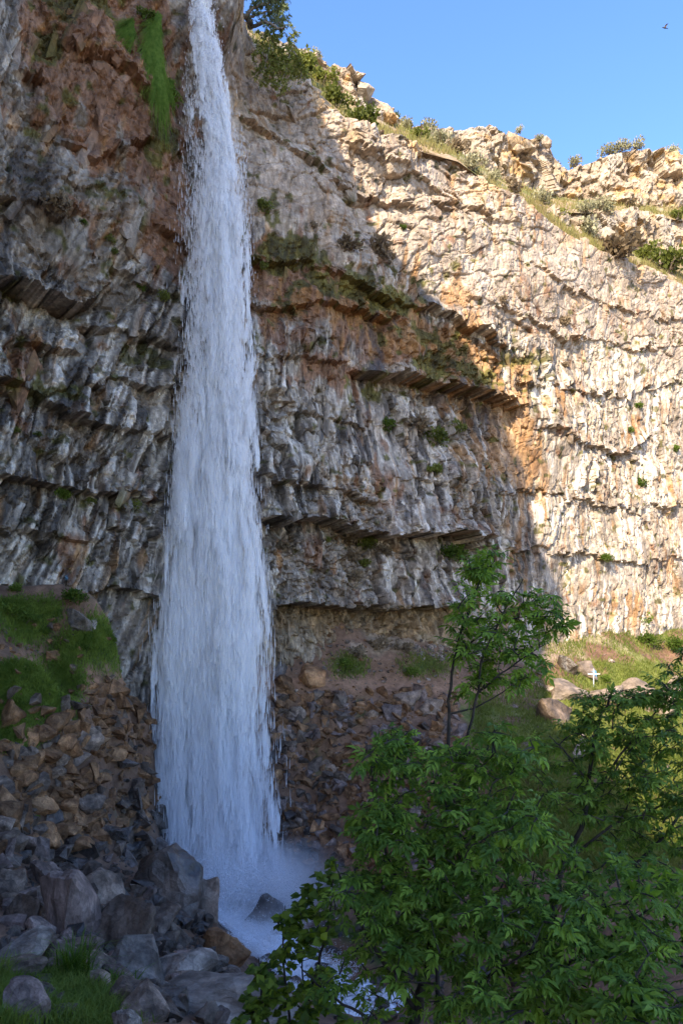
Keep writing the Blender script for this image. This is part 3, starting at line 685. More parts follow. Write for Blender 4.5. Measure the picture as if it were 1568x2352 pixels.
def rock_obj(name, base, mi, loc, size, rot):
    key = (base.name, mi)
    if key not in _cache:
        me = base.copy(); me.materials.clear(); me.materials.append(M_BOULD[mi]); _cache[key] = me
    o = bpy.data.objects.new(name, _cache[key]); COL.objects.link(o)
    o.location = loc; o.scale = size; o.rotation_euler = rot
    return o

# blocks that stand out of the cliffs: parts of them
def add_blocks(parent, n, rng, spots, wallf, surf, path, sizes):
    made = 0
    for k in range(n):
        if made >= 300: break
        s = spots(rng)
        if s is None: continue
        dx, dy = s
        r = wallf(dx, dy)
        if r is None: continue
        p, u, nn = r
        wd, ht, tilt = sizes(rng, dx, dy)
        # a block must be backed by rock over its whole height, not hang free below a ledge
        dd_ = surf(np.full(5, u), p[2] + np.linspace(-.5, .5, 5) * ht)[0]
        if dd_.max() - dd_.min() > .75: continue
        if ht > wd * 1.4:
            m = int(rng.integers(5, 7)); an = np.sort(rng.random(m) * .5 + np.arange(m)) / m * 2 * math.pi
            rad = .5 * (.8 + .3 * rng.random(m))
            ring = np.stack([np.cos(an) * rad, np.sin(an) * rad], 1)
            pts = np.vstack([np.hstack([ring * .9, .5 + .10 * rng.normal(size=(m, 1))]), np.hstack([ring, -.5 + .12 * rng.normal(size=(m, 1))])])
        else:
            pts = rock_points(rng, 16, .93) * .8
        pts = pts * np.array([wd, wd * .9, ht])
        t = np.array([-nn[1], nn[0], 0])
        ca, sa = math.cos(tilt), math.sin(tilt)
        lx = pts[:, 0] * ca + pts[:, 2] * sa; lz = -pts[:, 0] * sa + pts[:, 2] * ca
        ly = pts[:, 1]
        W = p[None] - nn[None] * wd * .42 + t[None] * lx[:, None] + nn[None] * ly[:, None]
        W[:, 2] += lz
        me = hull_mesh('rock_block', W - p[None])
        v = np.empty(len(me.vertices) * 3, np.float32); me.vertices.foreach_get('co', v); v = v.reshape(-1, 3)
        du = v[:, 0] * t[0] + v[:, 1] * t[1]
        _d, c = surf(u + du, p[2] + v[:, 2].astype(float))
        at = me.attributes.new('col', 'FLOAT_COLOR', 'POINT'); at.data.foreach_set('color', c.astype(np.float32).ravel())
        o = link('rock_block', me, M_CLIFF, parent); o.location = p; made += 1
rb = np.random.default_rng(5)
def spot_main(rng):
    while True:
        dx, dy = rng.uniform(0, 1568), rng.uniform(0, 1390)
        if 400 < dx < 575: continue
        if dx > 500 and dy < np.interp(dx, RIM[:, 0], RIM[:, 1]) + 12: continue
        if rng.random() < .06 and dx > 500: dy = np.interp(dx, RIM[:, 0], RIM[:, 1]) + rng.uniform(4, 30)
        return dx, dy
def size_main(rng, dx, dy):
    if dx < 430: return rng.uniform(.45, 1.0), rng.uniform(1.2, 2.8), .36 + rng.normal() * .1
    lim = np.interp(dx, [520, 700, 1000, 1200, 1568], [480, 560, 690, 820, 860])
    if dy < lim: return rng.uniform(.7, 2.0), rng.uniform(.6, 1.7), rng.normal() * .35
    return rng.uniform(.45, .95), rng.uniform(1.0, 2.6), .06 + rng.normal() * .08
add_blocks(cliff, 420, rb, spot_main, wall_at, main_surface, P_MAIN, size_main)
def spots_tier(tab, lo, hi, x0, x1):
    def f(rng):
        dx = rng.uniform(x0, x1); return dx, np.interp(dx, tab[:, 0], tab[:, 1]) + (rng.uniform(12, 24) if rng.random() < .5 else rng.uniform(lo, hi))
    return f
def wall_tier(path):
    def f(dx, dy):
        p, u = tier_at(path, dx, dy, .5); nx, ny = path.nrm(u); return p, float(u), np.array([float(nx), float(ny), 0])
    return f
sz = lambda rng, dx, dy: (rng.uniform(.7, 2.1), rng.uniform(.6, 2.0), rng.normal() * .1)
add_blocks(upper, 14, rb, spots_tier(SKY, 8, 90, 700, 1568), wall_tier(P_UP), tier_surface(P_UP, 200, 0), P_UP, sz)
add_blocks(middle, 8, rb, spots_tier(MIDTOP, 4, 80, 1230, 1568), wall_tier(P_MID), tier_surface(P_MID, 300, 0), P_MID, sz)

# ------------------------------------------------------------------ boulders
# (column, row, width, height, material, label)
BOULD = [
    (160, 2095, 115, 190, 2, 'tall purplish boulder with a pointed top in the rock pile'),
    (285, 2135, 150, 140, 0, 'broad pitted brown boulder in the middle of the rock pile'),
    (385, 2035, 135, 150, 4, 'dark slab-sided boulder with a pale edge near the splash'),
    (475, 2080, 85, 110, 0, 'brown boulder at the edge of the cascade'),
    (508, 2178, 100, 95, 3, 'orange tan boulder beside the white cascade'),
    (405, 2155, 120, 100, 0, 'angular brown boulder between the pitted one and the orange one'),
    (312, 2232, 125, 120, 1, 'smooth blue grey boulder above the grass'),
    (420, 2240, 135, 110, 1, 'grey boulder with a tan top left of the low slab'),
    (510, 2310, 270, 130, 1, 'long low grey slab of rock at the bottom edge'),
    (340, 2310, 110, 80, 4, 'dark boulder at the edge of the foreground grass'),
    (60, 2195, 120, 90, 1, 'grey angular rock at the left edge above the grass'),
    (125, 2215, 110, 80, 2, 'pinkish flat-topped rock above the grass'),
    (215, 2235, 90, 80, 0, 'brown rock behind the tall grass tuft'),
    (75, 2290, 80, 55, 4, 'black rock half sunk in the foreground grass'),
    (290, 2352, 60, 60, 1, 'small grey rock at the bottom of the grass'),
    (60, 2100, 90, 90, 0, 'dark brown boulder left of the pointed one'),
    (235, 2050, 90, 90, 0, 'flat-faced brown boulder behind the pitted one'),
    (30, 2040, 70, 80, 0, 'brown rock at the left edge of the pile'),
    (110, 2010, 60, 70, 2, 'purplish rock above the pointed boulder'),
    (40, 1975, 45, 75, 2, 'upright rounded rock on the left slope'),
    (90, 1840, 80, 85, 3, 'big rust brown boulder on the left slope below the ledge'),
    (295, 1895, 85, 80, 4, 'black wet boulder just left of the falling water'),
    (358, 1880, 48, 48, 4, 'small black boulder at the foot of the fall'),
    (372, 1962, 50, 60, 4, 'wet domed rock with water running over it'),
    (405, 2010, 60, 36, 4, 'low wet rock in the splash'),
    (440, 2035, 34, 36, 4, 'small dark rock beside the cascade'),
    (496, 2030, 46, 40, 4, 'round rock standing in the white water'),
    (600, 2110, 85, 100, 4, 'large wet rock parting the cascade'),
    (555, 2095, 60, 50, 4, 'wet rock under the cascade'),
    (25, 1645, 70, 66, 3, 'orange boulder at the left edge below the grass mound'),
    (60, 1690, 60, 50, 3, 'second orange boulder below the grass mound'),
    (150, 1622, 60, 46, 0, 'dark boulder under the lip of the grass mound'),
    (185, 1428, 56, 46, 1, 'pale grey outcrop block on the left slope under the wall'),
    (228, 1438, 46, 42, 1, 'grey outcrop block right of the pale one on the left slope'),
    (262, 1446, 36, 36, 0, 'small brown outcrop block near the mist on the left slope'),
    (30, 1545, 44, 26, 3, 'small orange rock beside the path'),
    (140, 1510, 60, 50, 3, 'rusty boulder above the path on the left slope'),
    (175, 1745, 66, 40, 0, 'flat brown rock in the left scree'),
    (212, 1580, 30, 22, 3, 'small rust rock on the path'),
    (702, 1560, 76, 60, 3, 'large orange boulder beside the path right of the fall'),
    (657, 1573, 50, 42, 3, 'orange boulder leaning on the larger one by the path'),
    (640, 1542, 40, 36, 4, 'dark boulder behind the orange ones'),
    (935, 1608, 62, 34, 0, 'flat brown slab on the edge of the path'),
    (985, 1625, 46, 36, 0, 'brown block below the path edge'),
    (755, 1765, 48, 38, 0, 'purplish block in the right scree'),
    (900, 1640, 50, 40, 2, 'grey purple block at the top of the scree'),
    (1302, 1530, 40, 40, 4, 'dark leaning boulder beside the painted boulder'),
    (1372, 1548, 78, 46, 5, 'pale boulder with blue and orange spray paint'),
    (1305, 1588, 90, 50, 5, 'wide pale boulder in front of the white cross'),
    (1240, 1585, 60, 36, 5, 'grey flat boulder at the end of the path'),
    (1400, 1600, 80, 40, 5, 'pale boulder below the white cross'),
    (1465, 1595, 80, 60, 5, 'pinkish pale boulder on the sunny grass'),
    (1525, 1620, 70, 80, 5, 'steep pale boulder near the right edge'),
    (1558, 1585, 50, 60, 5, 'pale boulder cut by the right edge'),
    (1275, 1640, 70, 60, 0, 'brown shaded boulder below the pale ones'),
    (1330, 1720, 50, 60, 5, 'pale rock lower on the sunny grass'),
]
rs = np.random.default_rng(77)
THINGS = 0
for i, (dx, dy, wp, hp, mi, lab) in enumerate(BOULD):
    g = ground_at(dx, min(dy + hp * .34, 2420))
    if g is None: continue
    Y = g[1]; W_, H_ = wp / F * Y, hp / F * Y
    c = D(dx, dy, Y + W_ * .25)
    o = rock_obj('boulder', BIG[(i + 3 * (i == 7)) % len(BIG)], mi, c, (W_ * 1.05, W_ * .9, H_ * 1.1), (rs.normal() * .12, rs.normal() * .12, rs.uniform(-.5, .5)))
    tag(o, lab, 'boulder', 'boulders lying below the cliff'); THINGS += 1

# rubble: sample places, biggest as things, the rest as one mass
def region(n, x0, x1, y0, y1, s0, s1, mats, lab, den=None):
    return dict(n=n, b=(x0, x1, y0, y1), s=(s0, s1), m=mats, lab=lab)
REG = [region(3000, 600, 1060, 1590, 2020, .13, 1.1, (3, 3, 3, 0, 2), 'angular rust brown rock in the scree right of the fall'),
       region(1350, 0, 430, 1590, 1960, .12, 1.15, (0, 3, 3, 3), 'brown rock in the scree left of the fall'),
       region(1500, 0, 545, 1950, 2352, .12, 1.0, (0, 2, 0, 4), 'small basalt rock wedged between the big boulders'),
       region(420, 0, 330, 1420, 1590, .1, .5, (3, 3, 0), 'rusty stone on the grassy slope above the path'),
       region(1000, 610, 1120, 1435, 1590, .1, .42, (3, 0, 5), 'loose stone on the slope below the overhang'),
       region(160, 950, 1050, 1485, 1520, .2, .5, (5, 5, 1), 'whitish stone in the heap under the cliff'),
       region(300, 1180, 1568, 1440, 1800, .15, .6, (5, 5, 0), 'pale stone on the sunny grass slope'),
       region(600, 560, 1250, 1950, 2352, .2, .9, (4, 0, 4), 'dark stone in the stream bed')]
cand = []
for ri, R in enumerate(REG):
    n = R['n']; x0, x1, y0, y1 = R['b']
    dx = rs.uniform(x0, x1, n); dy = rs.uniform(y0, y1, n)
    P_, ok = ground_many(dx, dy)
    s = R['s'][0] + (R['s'][1] - R['s'][0]) * rs.random(n) ** 3.6
    onpath = np.exp(-((dy - np.interp(dx, [-50, 60, 280, 350, 470, 640, 850, 1100, 1250], [1525, 1522, 1545, 1588, 1572, 1570, 1572, 1590, 1575])) / 14) ** 2)
    keep = ok & (rs.random(n) > onpath * .8)
    if ri == 2: keep &= dx < 405 + (dy - 2000) * .56
    gz = zone(dx, dy, Z_GRASS); keep &= rs.random(n) > gz * 1.05
    for k in np.where(keep)[0]:
        cand.append((s[k] / P_[k, 1], s[k], P_[k], ri, R['m'][int(rs.integers(len(R['m'])))], dx[k], dy[k]))
cand.sort(key=lambda q: -q[0])
nbig = 300 - THINGS
seen_big = [q for q in cand if not (q[5] > 1000 and q[6] > 1850)]
SHARE = [70, 40, 62, 20, 12, 14, 18, 11]
bigset = set(); cnt = [0] * len(REG)
for q in seen_big:
    if cnt[q[3]] < SHARE[q[3]] and len(bigset) < nbig: bigset.add(id(q)); cnt[q[3]] += 1
GNAME = ['rocks in the scree right of the fall', 'rocks in the scree left of the fall', 'rocks between the big boulders', 'stones on the slope above the path', 'stones below the overhang', 'whitish stones under the cliff', 'stones on the sunny grass', 'stones in the stream bed']
base_np = []
for me_ in [hull_mesh('pebble', rock_points(rr, 9, .7)) for _ in range(10)]:
    v = np.empty(len(me_.vertices) * 3, np.float32); me_.vertices.foreach_get('co', v)
    base_np.append((v.reshape(-1, 3), np.array([p.vertices[:] for p in me_.polygons])))
NAMED = []
rubV = {i: [] for i in range(6)}; rubF = {i: [] for i in range(6)}; rubN = {i: 0 for i in range(6)}
for q in cand:
    _k, s, p, ri, mi, dx_, dy_ = q
    wet = math.exp(-((dx_ - 470) / 170) ** 2 - ((dy_ - 1990) / 190) ** 2)
    if rs.random() < wet: mi = 4
    sc3 = s * np.array([1, rs.uniform(.7, 1.1), rs.uniform(.5, .95)])
    if id(q) in bigset:
        o = rock_obj('rock', MIDR[int(rs.integers(len(MIDR)))], mi, p + np.array([0, .1 * s, sc3[2] * .22]), sc3, (rs.normal() * .3, rs.normal() * .3, rs.uniform(0, 6.28)))
        tag(o, REG[ri]['lab'], 'rock', GNAME[ri])
        NAMED.append((o, ri, mi, s, dx_, dy_))
    else:
        v, f = base_np[int(rs.integers(len(base_np)))]
        R_ = np.array(Matrix.Rotation(rs.uniform(0, 6.28), 3, 'Z') @ Matrix.Rotation(rs.normal() * .4, 3, 'X'))
        rubV[mi].append((v * sc3) @ R_.T + p + np.array([0, 0, sc3[2] * .18])); rubF[mi].append(f + rubN[mi]); rubN[mi] += len(v)
RN = ['brown', 'blue grey', 'purplish', 'rusty', 'dark wet', 'pale']
for mi in range(6):
    if rubV[mi]:
        me = np_mesh('rubble', np.vstack(rubV[mi]), np.vstack(rubF[mi]))
        tag(link('rubble', me, M_BOULD[mi]), RN[mi] + ' broken rubble strewn over the slopes below the cliff', kind='stuff')

# a label of its own for every single rock that its colour, size and a neighbour tell apart
LM = [(160, 2095, 'the tall pointed purplish boulder'), (285, 2135, 'the broad pitted boulder'), (385, 2035, 'the dark slab-sided boulder'), (475, 2080, 'the brown boulder at the cascade edge'), (508, 2178, 'the orange tan boulder'), (312, 2232, 'the smooth blue grey boulder'),
      (510, 2310, 'the long low grey slab'), (125, 2215, 'the pinkish flat-topped rock'), (178, 2250, 'the tall grass tuft'), (90, 1840, 'the rust brown boulder'), (295, 1895, 'the black wet boulder'), (372, 1962, 'the wet domed rock'), (25, 1645, 'the orange boulder at the left edge'),
      (150, 1600, 'the lip of the grass mound'), (140, 1510, 'the rusty boulder above the path'), (40, 1975, 'the upright rounded rock'), (702, 1560, 'the large orange boulder'), (935, 1608, 'the flat brown slab at the path edge'), (755, 1765, 'the purplish block'), (900, 1640, 'the grey purple block'),
      (1302, 1530, 'the dark leaning boulder'), (1372, 1548, 'the painted boulder'), (1465, 1595, 'the pinkish pale boulder'), (1240, 1585, 'the grey flat boulder'), (620, 1850, 'the foot of the falling water'), (860, 1500, 'the dry brush heap'), (1000, 1500, 'the sapling stem'), (230, 1760, 'the flat brown rock in the scree'), (640, 1700, 'the right edge of the fall'), (840, 1860, 'the edge of the leafy tree'), (330, 1800, 'the left edge of the fall')]
CW = ['brown', 'grey', 'purplish', 'rust coloured', 'dark wet', 'pale']
byl = {}
srt = {}
for q in NAMED: srt.setdefault(q[1], []).append(q[3])
for (o, ri, mi, s, x_, y_) in NAMED:
    qs = sorted(srt[ri]); k = qs.index(s) / max(1, len(qs) - 1)
    sz_w = 'small ' if k < .34 else ('large ' if k > .67 else '')
    dd = sorted((math.hypot(x_ - a_, y_ - b_), a_, b_, nm) for a_, b_, nm in LM)[0]
    ax, ay = x_ - dd[1], y_ - dd[2]
    near = 'close ' if dd[0] < 55 else ''
    rel = ('right of' if ax > 0 else 'left of') if abs(ax) > abs(ay) else ('below' if ay > 0 else 'above')
    lab = (sz_w + CW[mi] + ' rock ' + ('just ' if near else 'further ') + rel + ' ' + dd[3])
    byl.setdefault(lab, []).append(o)
for lab, os_ in byl.items():
    mix = len({o['group'] for o in os_}) > 1
    for o in os_: o['label'] = lab + (' in the stream bed' if mix and 'stream' in o['group'] else '')
# spray paint on the pale boulder: flat marks on its face
for o in COL.objects:
    if o.get('label', '').startswith('pale boulder with blue'):
        me = o.data.copy(); me.materials.clear(); m = M_BOULD[5].copy(); m.name = 'painted basalt'; t = m.node_tree
        bs = [n for n in t.nodes if n.type == 'BSDF_PRINCIPLED'][0]
        src = bs.inputs['Base Color'].links[0].from_socket
        tc = N(t, 'TexCoord'); nz = N(t, 'TexNoise', Scale=9.0, Detail=3.0); t.links.new(tc.outputs['Object'], nz.inputs['Vector'])
        for (cx, cz, rx, rz, colr) in ((-.16, .14, .20, .05, (.12, .38, .58)), (-.22, .02, .07, .10, (.15, .42, .60)), (.05, .04, .16, .05, (.13, .36, .55)), (.12, .12, .12, .07, (.62, .22, .12)), (.33, .05, .09, .16, (.60, .26, .18))):
            mp = N(t, 'Mapping'); mp.inputs['Location'].default_value = (-cx / rx, 0, -cz / rz); mp.inputs['Scale'].default_value = (1 / rx, 0, 1 / rz)
            t.links.new(tc.outputs['Object'], mp.inputs[0]); ln = N(t, 'VectorMath', operation='LENGTH'); t.links.new(mp.outputs[0], ln.inputs[0])
            ad = N(t, 'Math', operation='MULTIPLY_ADD'); ad.inputs[1].default_value = 1.6; t.links.new(nz.outputs['Fac'], ad.inputs[0]); t.links.new(ln.outputs['Value'], ad.inputs[2])
            r_ = N(t, 'MapRange'); r_.inputs[1].default_value = 1.55; r_.inputs[2].default_value = 1.8; r_.inputs[3].default_value = .75; r_.inputs[4].default_value = 0; t.links.new(ad.outputs[0], r_.inputs[0])
            mx = N(t, 'MixRGB'); mx.inputs[2].default_value = (*colr, 1); t.links.new(r_.outputs[0], mx.inputs[0]); t.links.new(src, mx.inputs[1]); src = mx.outputs[0]
        t.links.new(src, bs.inputs['Base Color']); me.materials.append(m); o.data = me; o.rotation_euler = (0, 0, .1)

# ------------------------------------------------------------------ waterfall
M_WATER, t, out = mat_new('falling water')
p = N(t, 'BsdfPrincipled'); p.inputs['Base Color'].default_value = (.94, .95, .96, 1); p.inputs['Roughness'].default_value = .6
tr = N(t, 'BsdfTranslucent'); tr.inputs['Color'].default_value = (.96, .97, .98, 1)
mx = N(t, 'MixShader'); mx.inputs[0].default_value = .5
t.links.new(p.outputs[0], mx.inputs[1]); t.links.new(tr.outputs[0], mx.inputs[2])
ma = N(t, 'MixShader'); tp = N(t, 'BsdfTransparent'); ma.inputs[0].default_value = .42       # thin, half clear drops
t.links.new(tp.outputs[0], ma.inputs[1]); t.links.new(mx.outputs[0], ma.inputs[2]); t.links.new(ma.outputs[0], out.inputs[0])

FY = 42.0
PROF = np.array([(-70, 434, 486), (0, 433, 490), (100, 431, 506), (200, 430, 530), (350, 430, 553), (500, 428, 562), (640, 420, 568), (800, 412, 572), (950, 405, 577), (1150, 394, 588), (1350, 384, 600), (1500, 368, 602), (1650, 348, 600), (1800, 332, 610), (1900, 330, 622), (2000, 335, 640), (2070, 340, 665)], float)
def fall_lr(z):
    dy = HZ - z / FY * F
    l = np.interp(dy, PROF[:, 0], PROF[:, 1]); r = np.interp(dy, PROF[:, 0], PROF[:, 2])
    return (l - CX) / F * FY, (r - CX) / F * FY
# bright strands of the fall as (row, position across 0..1, weight): the right side carries most water
def add_drops(V, Fc, P, L, Wd, nrm_j, rng):
    """spindle-shaped drops, three-sided, drawn out along the fall"""
    n = len(P); an = rng.uniform(0, 6.28, n)
    base = []
    for k in range(3):
        q = an + k * 2.094
        base.append(P + np.stack([np.cos(q) * Wd, np.sin(q) * Wd, L * (-.25 + .2 * (k == 1))], 1))
    top = P + np.stack([nrm_j[:, 0] * L, nrm_j[:, 1] * L, L * .75], 1); bot = P - np.stack([nrm_j[:, 0] * L * .3, nrm_j[:, 1] * L * .3, L * .35], 1)
    v = np.stack(base + [top], 1).reshape(-1, 3)
    tri = np.array([[0, 1, 3], [1, 2, 3], [2, 0, 3], [1, 0, 2]])
    f = (np.arange(n)[:, None, None] * 4 + tri[None]).reshape(-1, 3)
    return v, f
rw = np.random.default_rng(3)
ZT, ZB = 39.6, -14.9
# 1) the water falls in many separate strands, each a train of comet-like clumps: pointed heads below, widening and thinning upwards
NSTR = 80
w0 = np.where(rw.random(NSTR) < .60, rw.normal(.68, .18, NSTR), rw.normal(.34, .22, NSTR)); w0 = np.clip(w0, .06, .97)
wt_ = (.12 + np.exp(-((w0 - .66) / .22) ** 2)) * rw.uniform(.25, 1.5, NSTR) ** 1.6; wt_ /= wt_.sum()
NC = 1700
k_ = rw.choice(NSTR, NC, p=wt_)
cz = ZB - 1 + (ZT - ZB + 1) * rw.random(NC) ** .95
frac = np.clip((ZT - cz) / (ZT - ZB), 0, 1)
side = w0[k_] + .10 * n2(cz * .10, k_ * 3.7, 21) + rw.normal(0, .018, NC)
veil = (rw.random(NC) < .16) & (frac > .5)
side = np.where(veil, rw.uniform(.0, .3, NC), side)              # the thin veil that drifts off to the left low down
side = np.where(frac < .33, side * (frac / .33) + rw.uniform(.0, 1., NC) * (1 - frac / .33), side)
ln = (.7 + 4.6 * frac) * rw.uniform(.5, 1.6, NC); wd = (.15 + .34 * frac) * rw.uniform(.5, 1.5, NC)
yo = .42 * n2(k_ * 5.1, cz * .05, 22) * (1 + 1.4 * frac) + rw.normal(0, .08, NC)
per = 190
tt = rw.random((NC, per)) ** 1.8
zz = cz[:, None] + tt * ln[:, None]
l, r = fall_lr(zz)
sd2 = side[:, None] + .04 * (n2(zz * .35, np.repeat(k_[:, None], per, 1) * 3.7, 23))
spread = wd[:, None] * (.07 + 1.25 * tt ** .7)
px_ = l + (r - l) * sd2 + rw.normal(size=(NC, per)) * spread * .5
py_ = FY + yo[:, None] + rw.normal(size=(NC, per)) * spread * .5
keep1 = rw.random((NC, per)) < 1.1 - .75 * tt
P1 = np.stack([px_.ravel(), py_.ravel(), zz.ravel()], 1)[keep1.ravel()]
# 2) finer spray between and beside the strands, in drifting shreds
NS = 150000
sz_ = ZB + (ZT - ZB) * rw.random(NS); l, r = fall_lr(sz_); fr = (ZT - sz_) / (ZT - ZB)
q = rw.normal(.50, .30 + .06 * fr, NS)
clump = n3(q * 4, sz_ * .16, fr * 0 + 3, 9) + .7 * n3(q * 10, sz_ * .45, fr * 0, 10)
edge = np.clip(1.25 - np.abs(q - .5) * 1.7, .0, 1)
ok = rw.random(NS) < np.clip(.24 + .8 * clump, .015, 1) * edge * (.55 + .6 * sm(q, .2, .7))
P2 = np.stack([l + (r - l) * q, FY + rw.normal(0, .45, NS) * (1 + .8 * fr), sz_], 1)[ok]
P_ = np.vstack([P1, P2]); P_ = P_[(P_[:, 2] < 40.2)]
fr = np.clip((ZT - P_[:, 2]) / (ZT - ZB), 0, 1)
n = len(P_)
L_ = (.10 + .85 * fr) * rw.uniform(.5, 1.6, n); W_ = (.022 + .004 * fr) * rw.uniform(.5, 1.6, n)
v, f = add_drops(None, None, P_, L_, W_, rw.normal(0, .025, (n, 2)), rw)
me = np_mesh('waterfall', v, f)
wf = tag(link('waterfall', me, M_WATER), 'tall white waterfall plunging free of the cliff into the rocks', kind='structure')

# 3) splash and cascade: drops thrown along the stream bed
rc = np.random.default_rng(4)
STREAM = [D(470, 2062, 42.5), D(545, 2085, 40.5), D(600, 2140, 38), D(640, 2210, 35.6), D(700, 2260, 33.2), D(800, 2300, 31.2), D(960, 2310, 31), D(1150, 2320, 31)]
STREAM = np.array(STREAM)
sd = np.concatenate([[0], np.cumsum(np.linalg.norm(np.diff(STREAM[:, :2], axis=0), axis=1))])
def stream_at(s): return np.stack([np.interp(s, sd, STREAM[:, k]) for k in range(3)], -1)
def stream_w(s): return np.interp(s, [0, 3, 6, 9, 14, 30], [2.8, 2.6, 2.1, 1.9, 2.4, 3.0])
NSs, NWs = 150, 46
S = np.linspace(0, sd[-1], NSs); Q = np.linspace(-1, 1, NWs)
c0 = stream_at(S); tn_ = np.gradient(c0, axis=0); tn_[:, 2] = 0; tn_ /= np.linalg.norm(tn_, axis=1)[:, None]
nr_ = np.stack([-tn_[:, 1], tn_[:, 0], np.zeros(NSs)], 1)
G = c0[:, None, :] + nr_[:, None, :] * (Q[None, :, None] * stream_w(S)[:, None, None])
gz_ = ground_z(G[..., 0], G[..., 1])
SS, QQ = np.meshgrid(S, Q, indexing='ij')
G[..., 2] = np.minimum(np.maximum(gz_ + .12, c0[:, None, 2] - .2), c0[:, None, 2] + .45) + .16 * fbm2(SS * .9, QQ * 2.2, 31, 4) + .10 * fbm2(SS * 3, QQ * 5, 32, 3) - .25 * QQ ** 4
M_STREAM, t, out = mat_new('white water')
p = N(t, 'BsdfPrincipled'); p.inputs['Roughness'].default_value = .35
g_ = N(t, 'NewGeometry'); na = N(t, 'TexNoise', Scale=2.2, Detail=8.0, Roughness=.7, Distortion=1.2); t.links.new(g_.outputs['Position'], na.inputs['Vector'])
cr = N(t, 'ValToRGB'); t.links.new(na.outputs['Fac'], cr.inputs['Fac'])
cr.color_ramp.elements[0].position = .36; cr.color_ramp.elements[1].position = .56
cr.color_ramp.elements[0].color = (.16, .20, .24, 1); cr.color_ramp.elements[1].color = (.85, .90, .95, 1)
t.links.new(cr.outputs[0], p.inputs['Base Color'])
b = N(t, 'Bump', Strength=.6, Distance=.15); t.links.new(na.outputs['Fac'], b.inputs['Height']); t.links.new(b.outputs[0], p.inputs['Normal'])
t.links.new(p.outputs[0], out.inputs[0])
tag(link('stream', np_mesh('stream', G.reshape(-1, 3), grid_faces(NSs, NWs), smooth=True), M_STREAM), 'white water rushing down from the foot of the fall', kind='structure')
# a side trickle running in from the left rocks
tr_pts = [ground_at(*q) for q in ((178, 1846), (200, 1856), (225, 1862), (250, 1868), (285, 1876), (320, 1915), (350, 1960))]
NK = 70000
s_ = sd[-1] * .62 * rc.random(NK) ** 1.8
c_ = stream_at(s_); wq = stream_w(s_) * rc.normal(0, .52, NK)
i_ = np.clip(np.searchsorted(S, s_), 0, NSs - 1)
P_ = c_ + nr_[i_] * wq[:, None]
P_[:, 2] = np.maximum(ground_z(P_[:, 0], P_[:, 1]) + .1, P_[:, 2] - .1) + np.abs(rc.normal(0, .35, NK)) * np.exp(-s_ / 7) * 1.4 + .05
# flying spray around the impact
NJ = 60000
th = rc.uniform(0, 6.28, NJ); rd = np.abs(rc.normal(0, 1.7, NJ))
PJ = np.stack([D(490, 0, FY)[0] + np.cos(th) * rd * 1.35, FY - .4 + np.sin(th) * rd, -14.6 + np.abs(rc.normal(0, 1.2, NJ))], 1)
PT = np.array(tr_pts); tq = rc.random(6000) * (len(PT) - 1.001); ti = tq.astype(int); tf = (tq - ti)[:, None]
PP = PT[ti] * (1 - tf) + PT[ti + 1] * tf + rc.normal(0, .16, (6000, 3)) * [1, 1, .3]; PP[:, 2] = ground_z(PP[:, 0], PP[:, 1]) + .06 + np.abs(rc.normal(0, .07, 6000))
P_ = P_[ground_z(P_[:, 0], P_[:, 1]) < c_[:, 2] + .7]
P_ = np.vstack([P_, PJ]); n = len(P_)
v, f = add_drops(None, None, P_, .05 * rc.uniform(.5, 1.8, n), .022 * rc.uniform(.5, 1.7, n), rc.normal(0, 1.0, (n, 2)), rc)
tag(link('spray', np_mesh('spray', v, f), M_WATER), 'white spray and splashes at the foot of the waterfall', kind='stuff')

# 4) mist hanging round the fall: soft bodies of fine droplets, densest in the middle and fading to nothing at their edge
def mist(c, r, dens, label, nscale=.6, stretch=(1, 1, 1), lo=.3, hi=.7, pw=1.5):
    bm = bmesh.new(); bmesh.ops.create_uvsphere(bm, u_segments=24, v_segments=14, radius=1.0)
    me = bpy.data.meshes.new('mist'); bm.to_mesh(me); bm.free()
    m, t, out = mat_new('mist droplets')
    pv = N(t, 'VolumePrincipled'); pv.inputs['Color'].default_value = (.985, .99, 1, 1); pv.inputs['Anisotropy'].default_value = .2
    g_ = N(t, 'NewGeometry'); mp = N(t, 'Mapping'); mp.inputs['Scale'].default_value = stretch
    t.links.new(g_.outputs['Position'], mp.inputs['Vector'])
    na = N(t, 'TexNoise', Scale=nscale, Detail=3.0, Roughness=.6, Distortion=.3); t.links.new(mp.outputs[0], na.inputs['Vector'])
    r_ = N(t, 'MapRange'); r_.inputs[1].default_value = lo; r_.inputs[2].default_value = hi; r_.inputs[3].default_value = 0; r_.inputs[4].default_value = dens
    t.links.new(na.outputs['Fac'], r_.inputs[0])
    tc = N(t, 'TexCoord'); vl = N(t, 'VectorMath', operation='LENGTH'); t.links.new(tc.outputs['Object'], vl.inputs[0])
    f1 = N(t, 'MapRange'); f1.inputs[1].default_value = 0; f1.inputs[2].default_value = 1; f1.inputs[3].default_value = 1; f1.inputs[4].default_value = 0
    t.links.new(vl.outputs['Value'], f1.inputs[0])
    p_ = N(t, 'Math', operation='POWER'); p_.inputs[1].default_value = pw; t.links.new(f1.outputs[0], p_.inputs[0])
    mu = N(t, 'Math', operation='MULTIPLY'); t.links.new(p_.outputs[0], mu.inputs[0]); t.links.new(r_.outputs[0], mu.inputs[1])
    t.links.new(mu.outputs[0], pv.inputs['Density']); t.links.new(pv.outputs[0], out.inputs['Volume'])
    o = link('mist', me, m); o.location = c; o.scale = r; tag(o, label, kind='stuff'); return o
mist(D(490, 1560, FY), (4.0, 2.6, 17), .95, 'tall veil of mist drifting round the lower half of the fall', .8, (1, 1, .2), .38, .72)
mist(D(500, 2050, FY - .3), (5.2, 3.2, 4.2), 2.4, 'cloud of spray where the fall hits the rocks', .5)
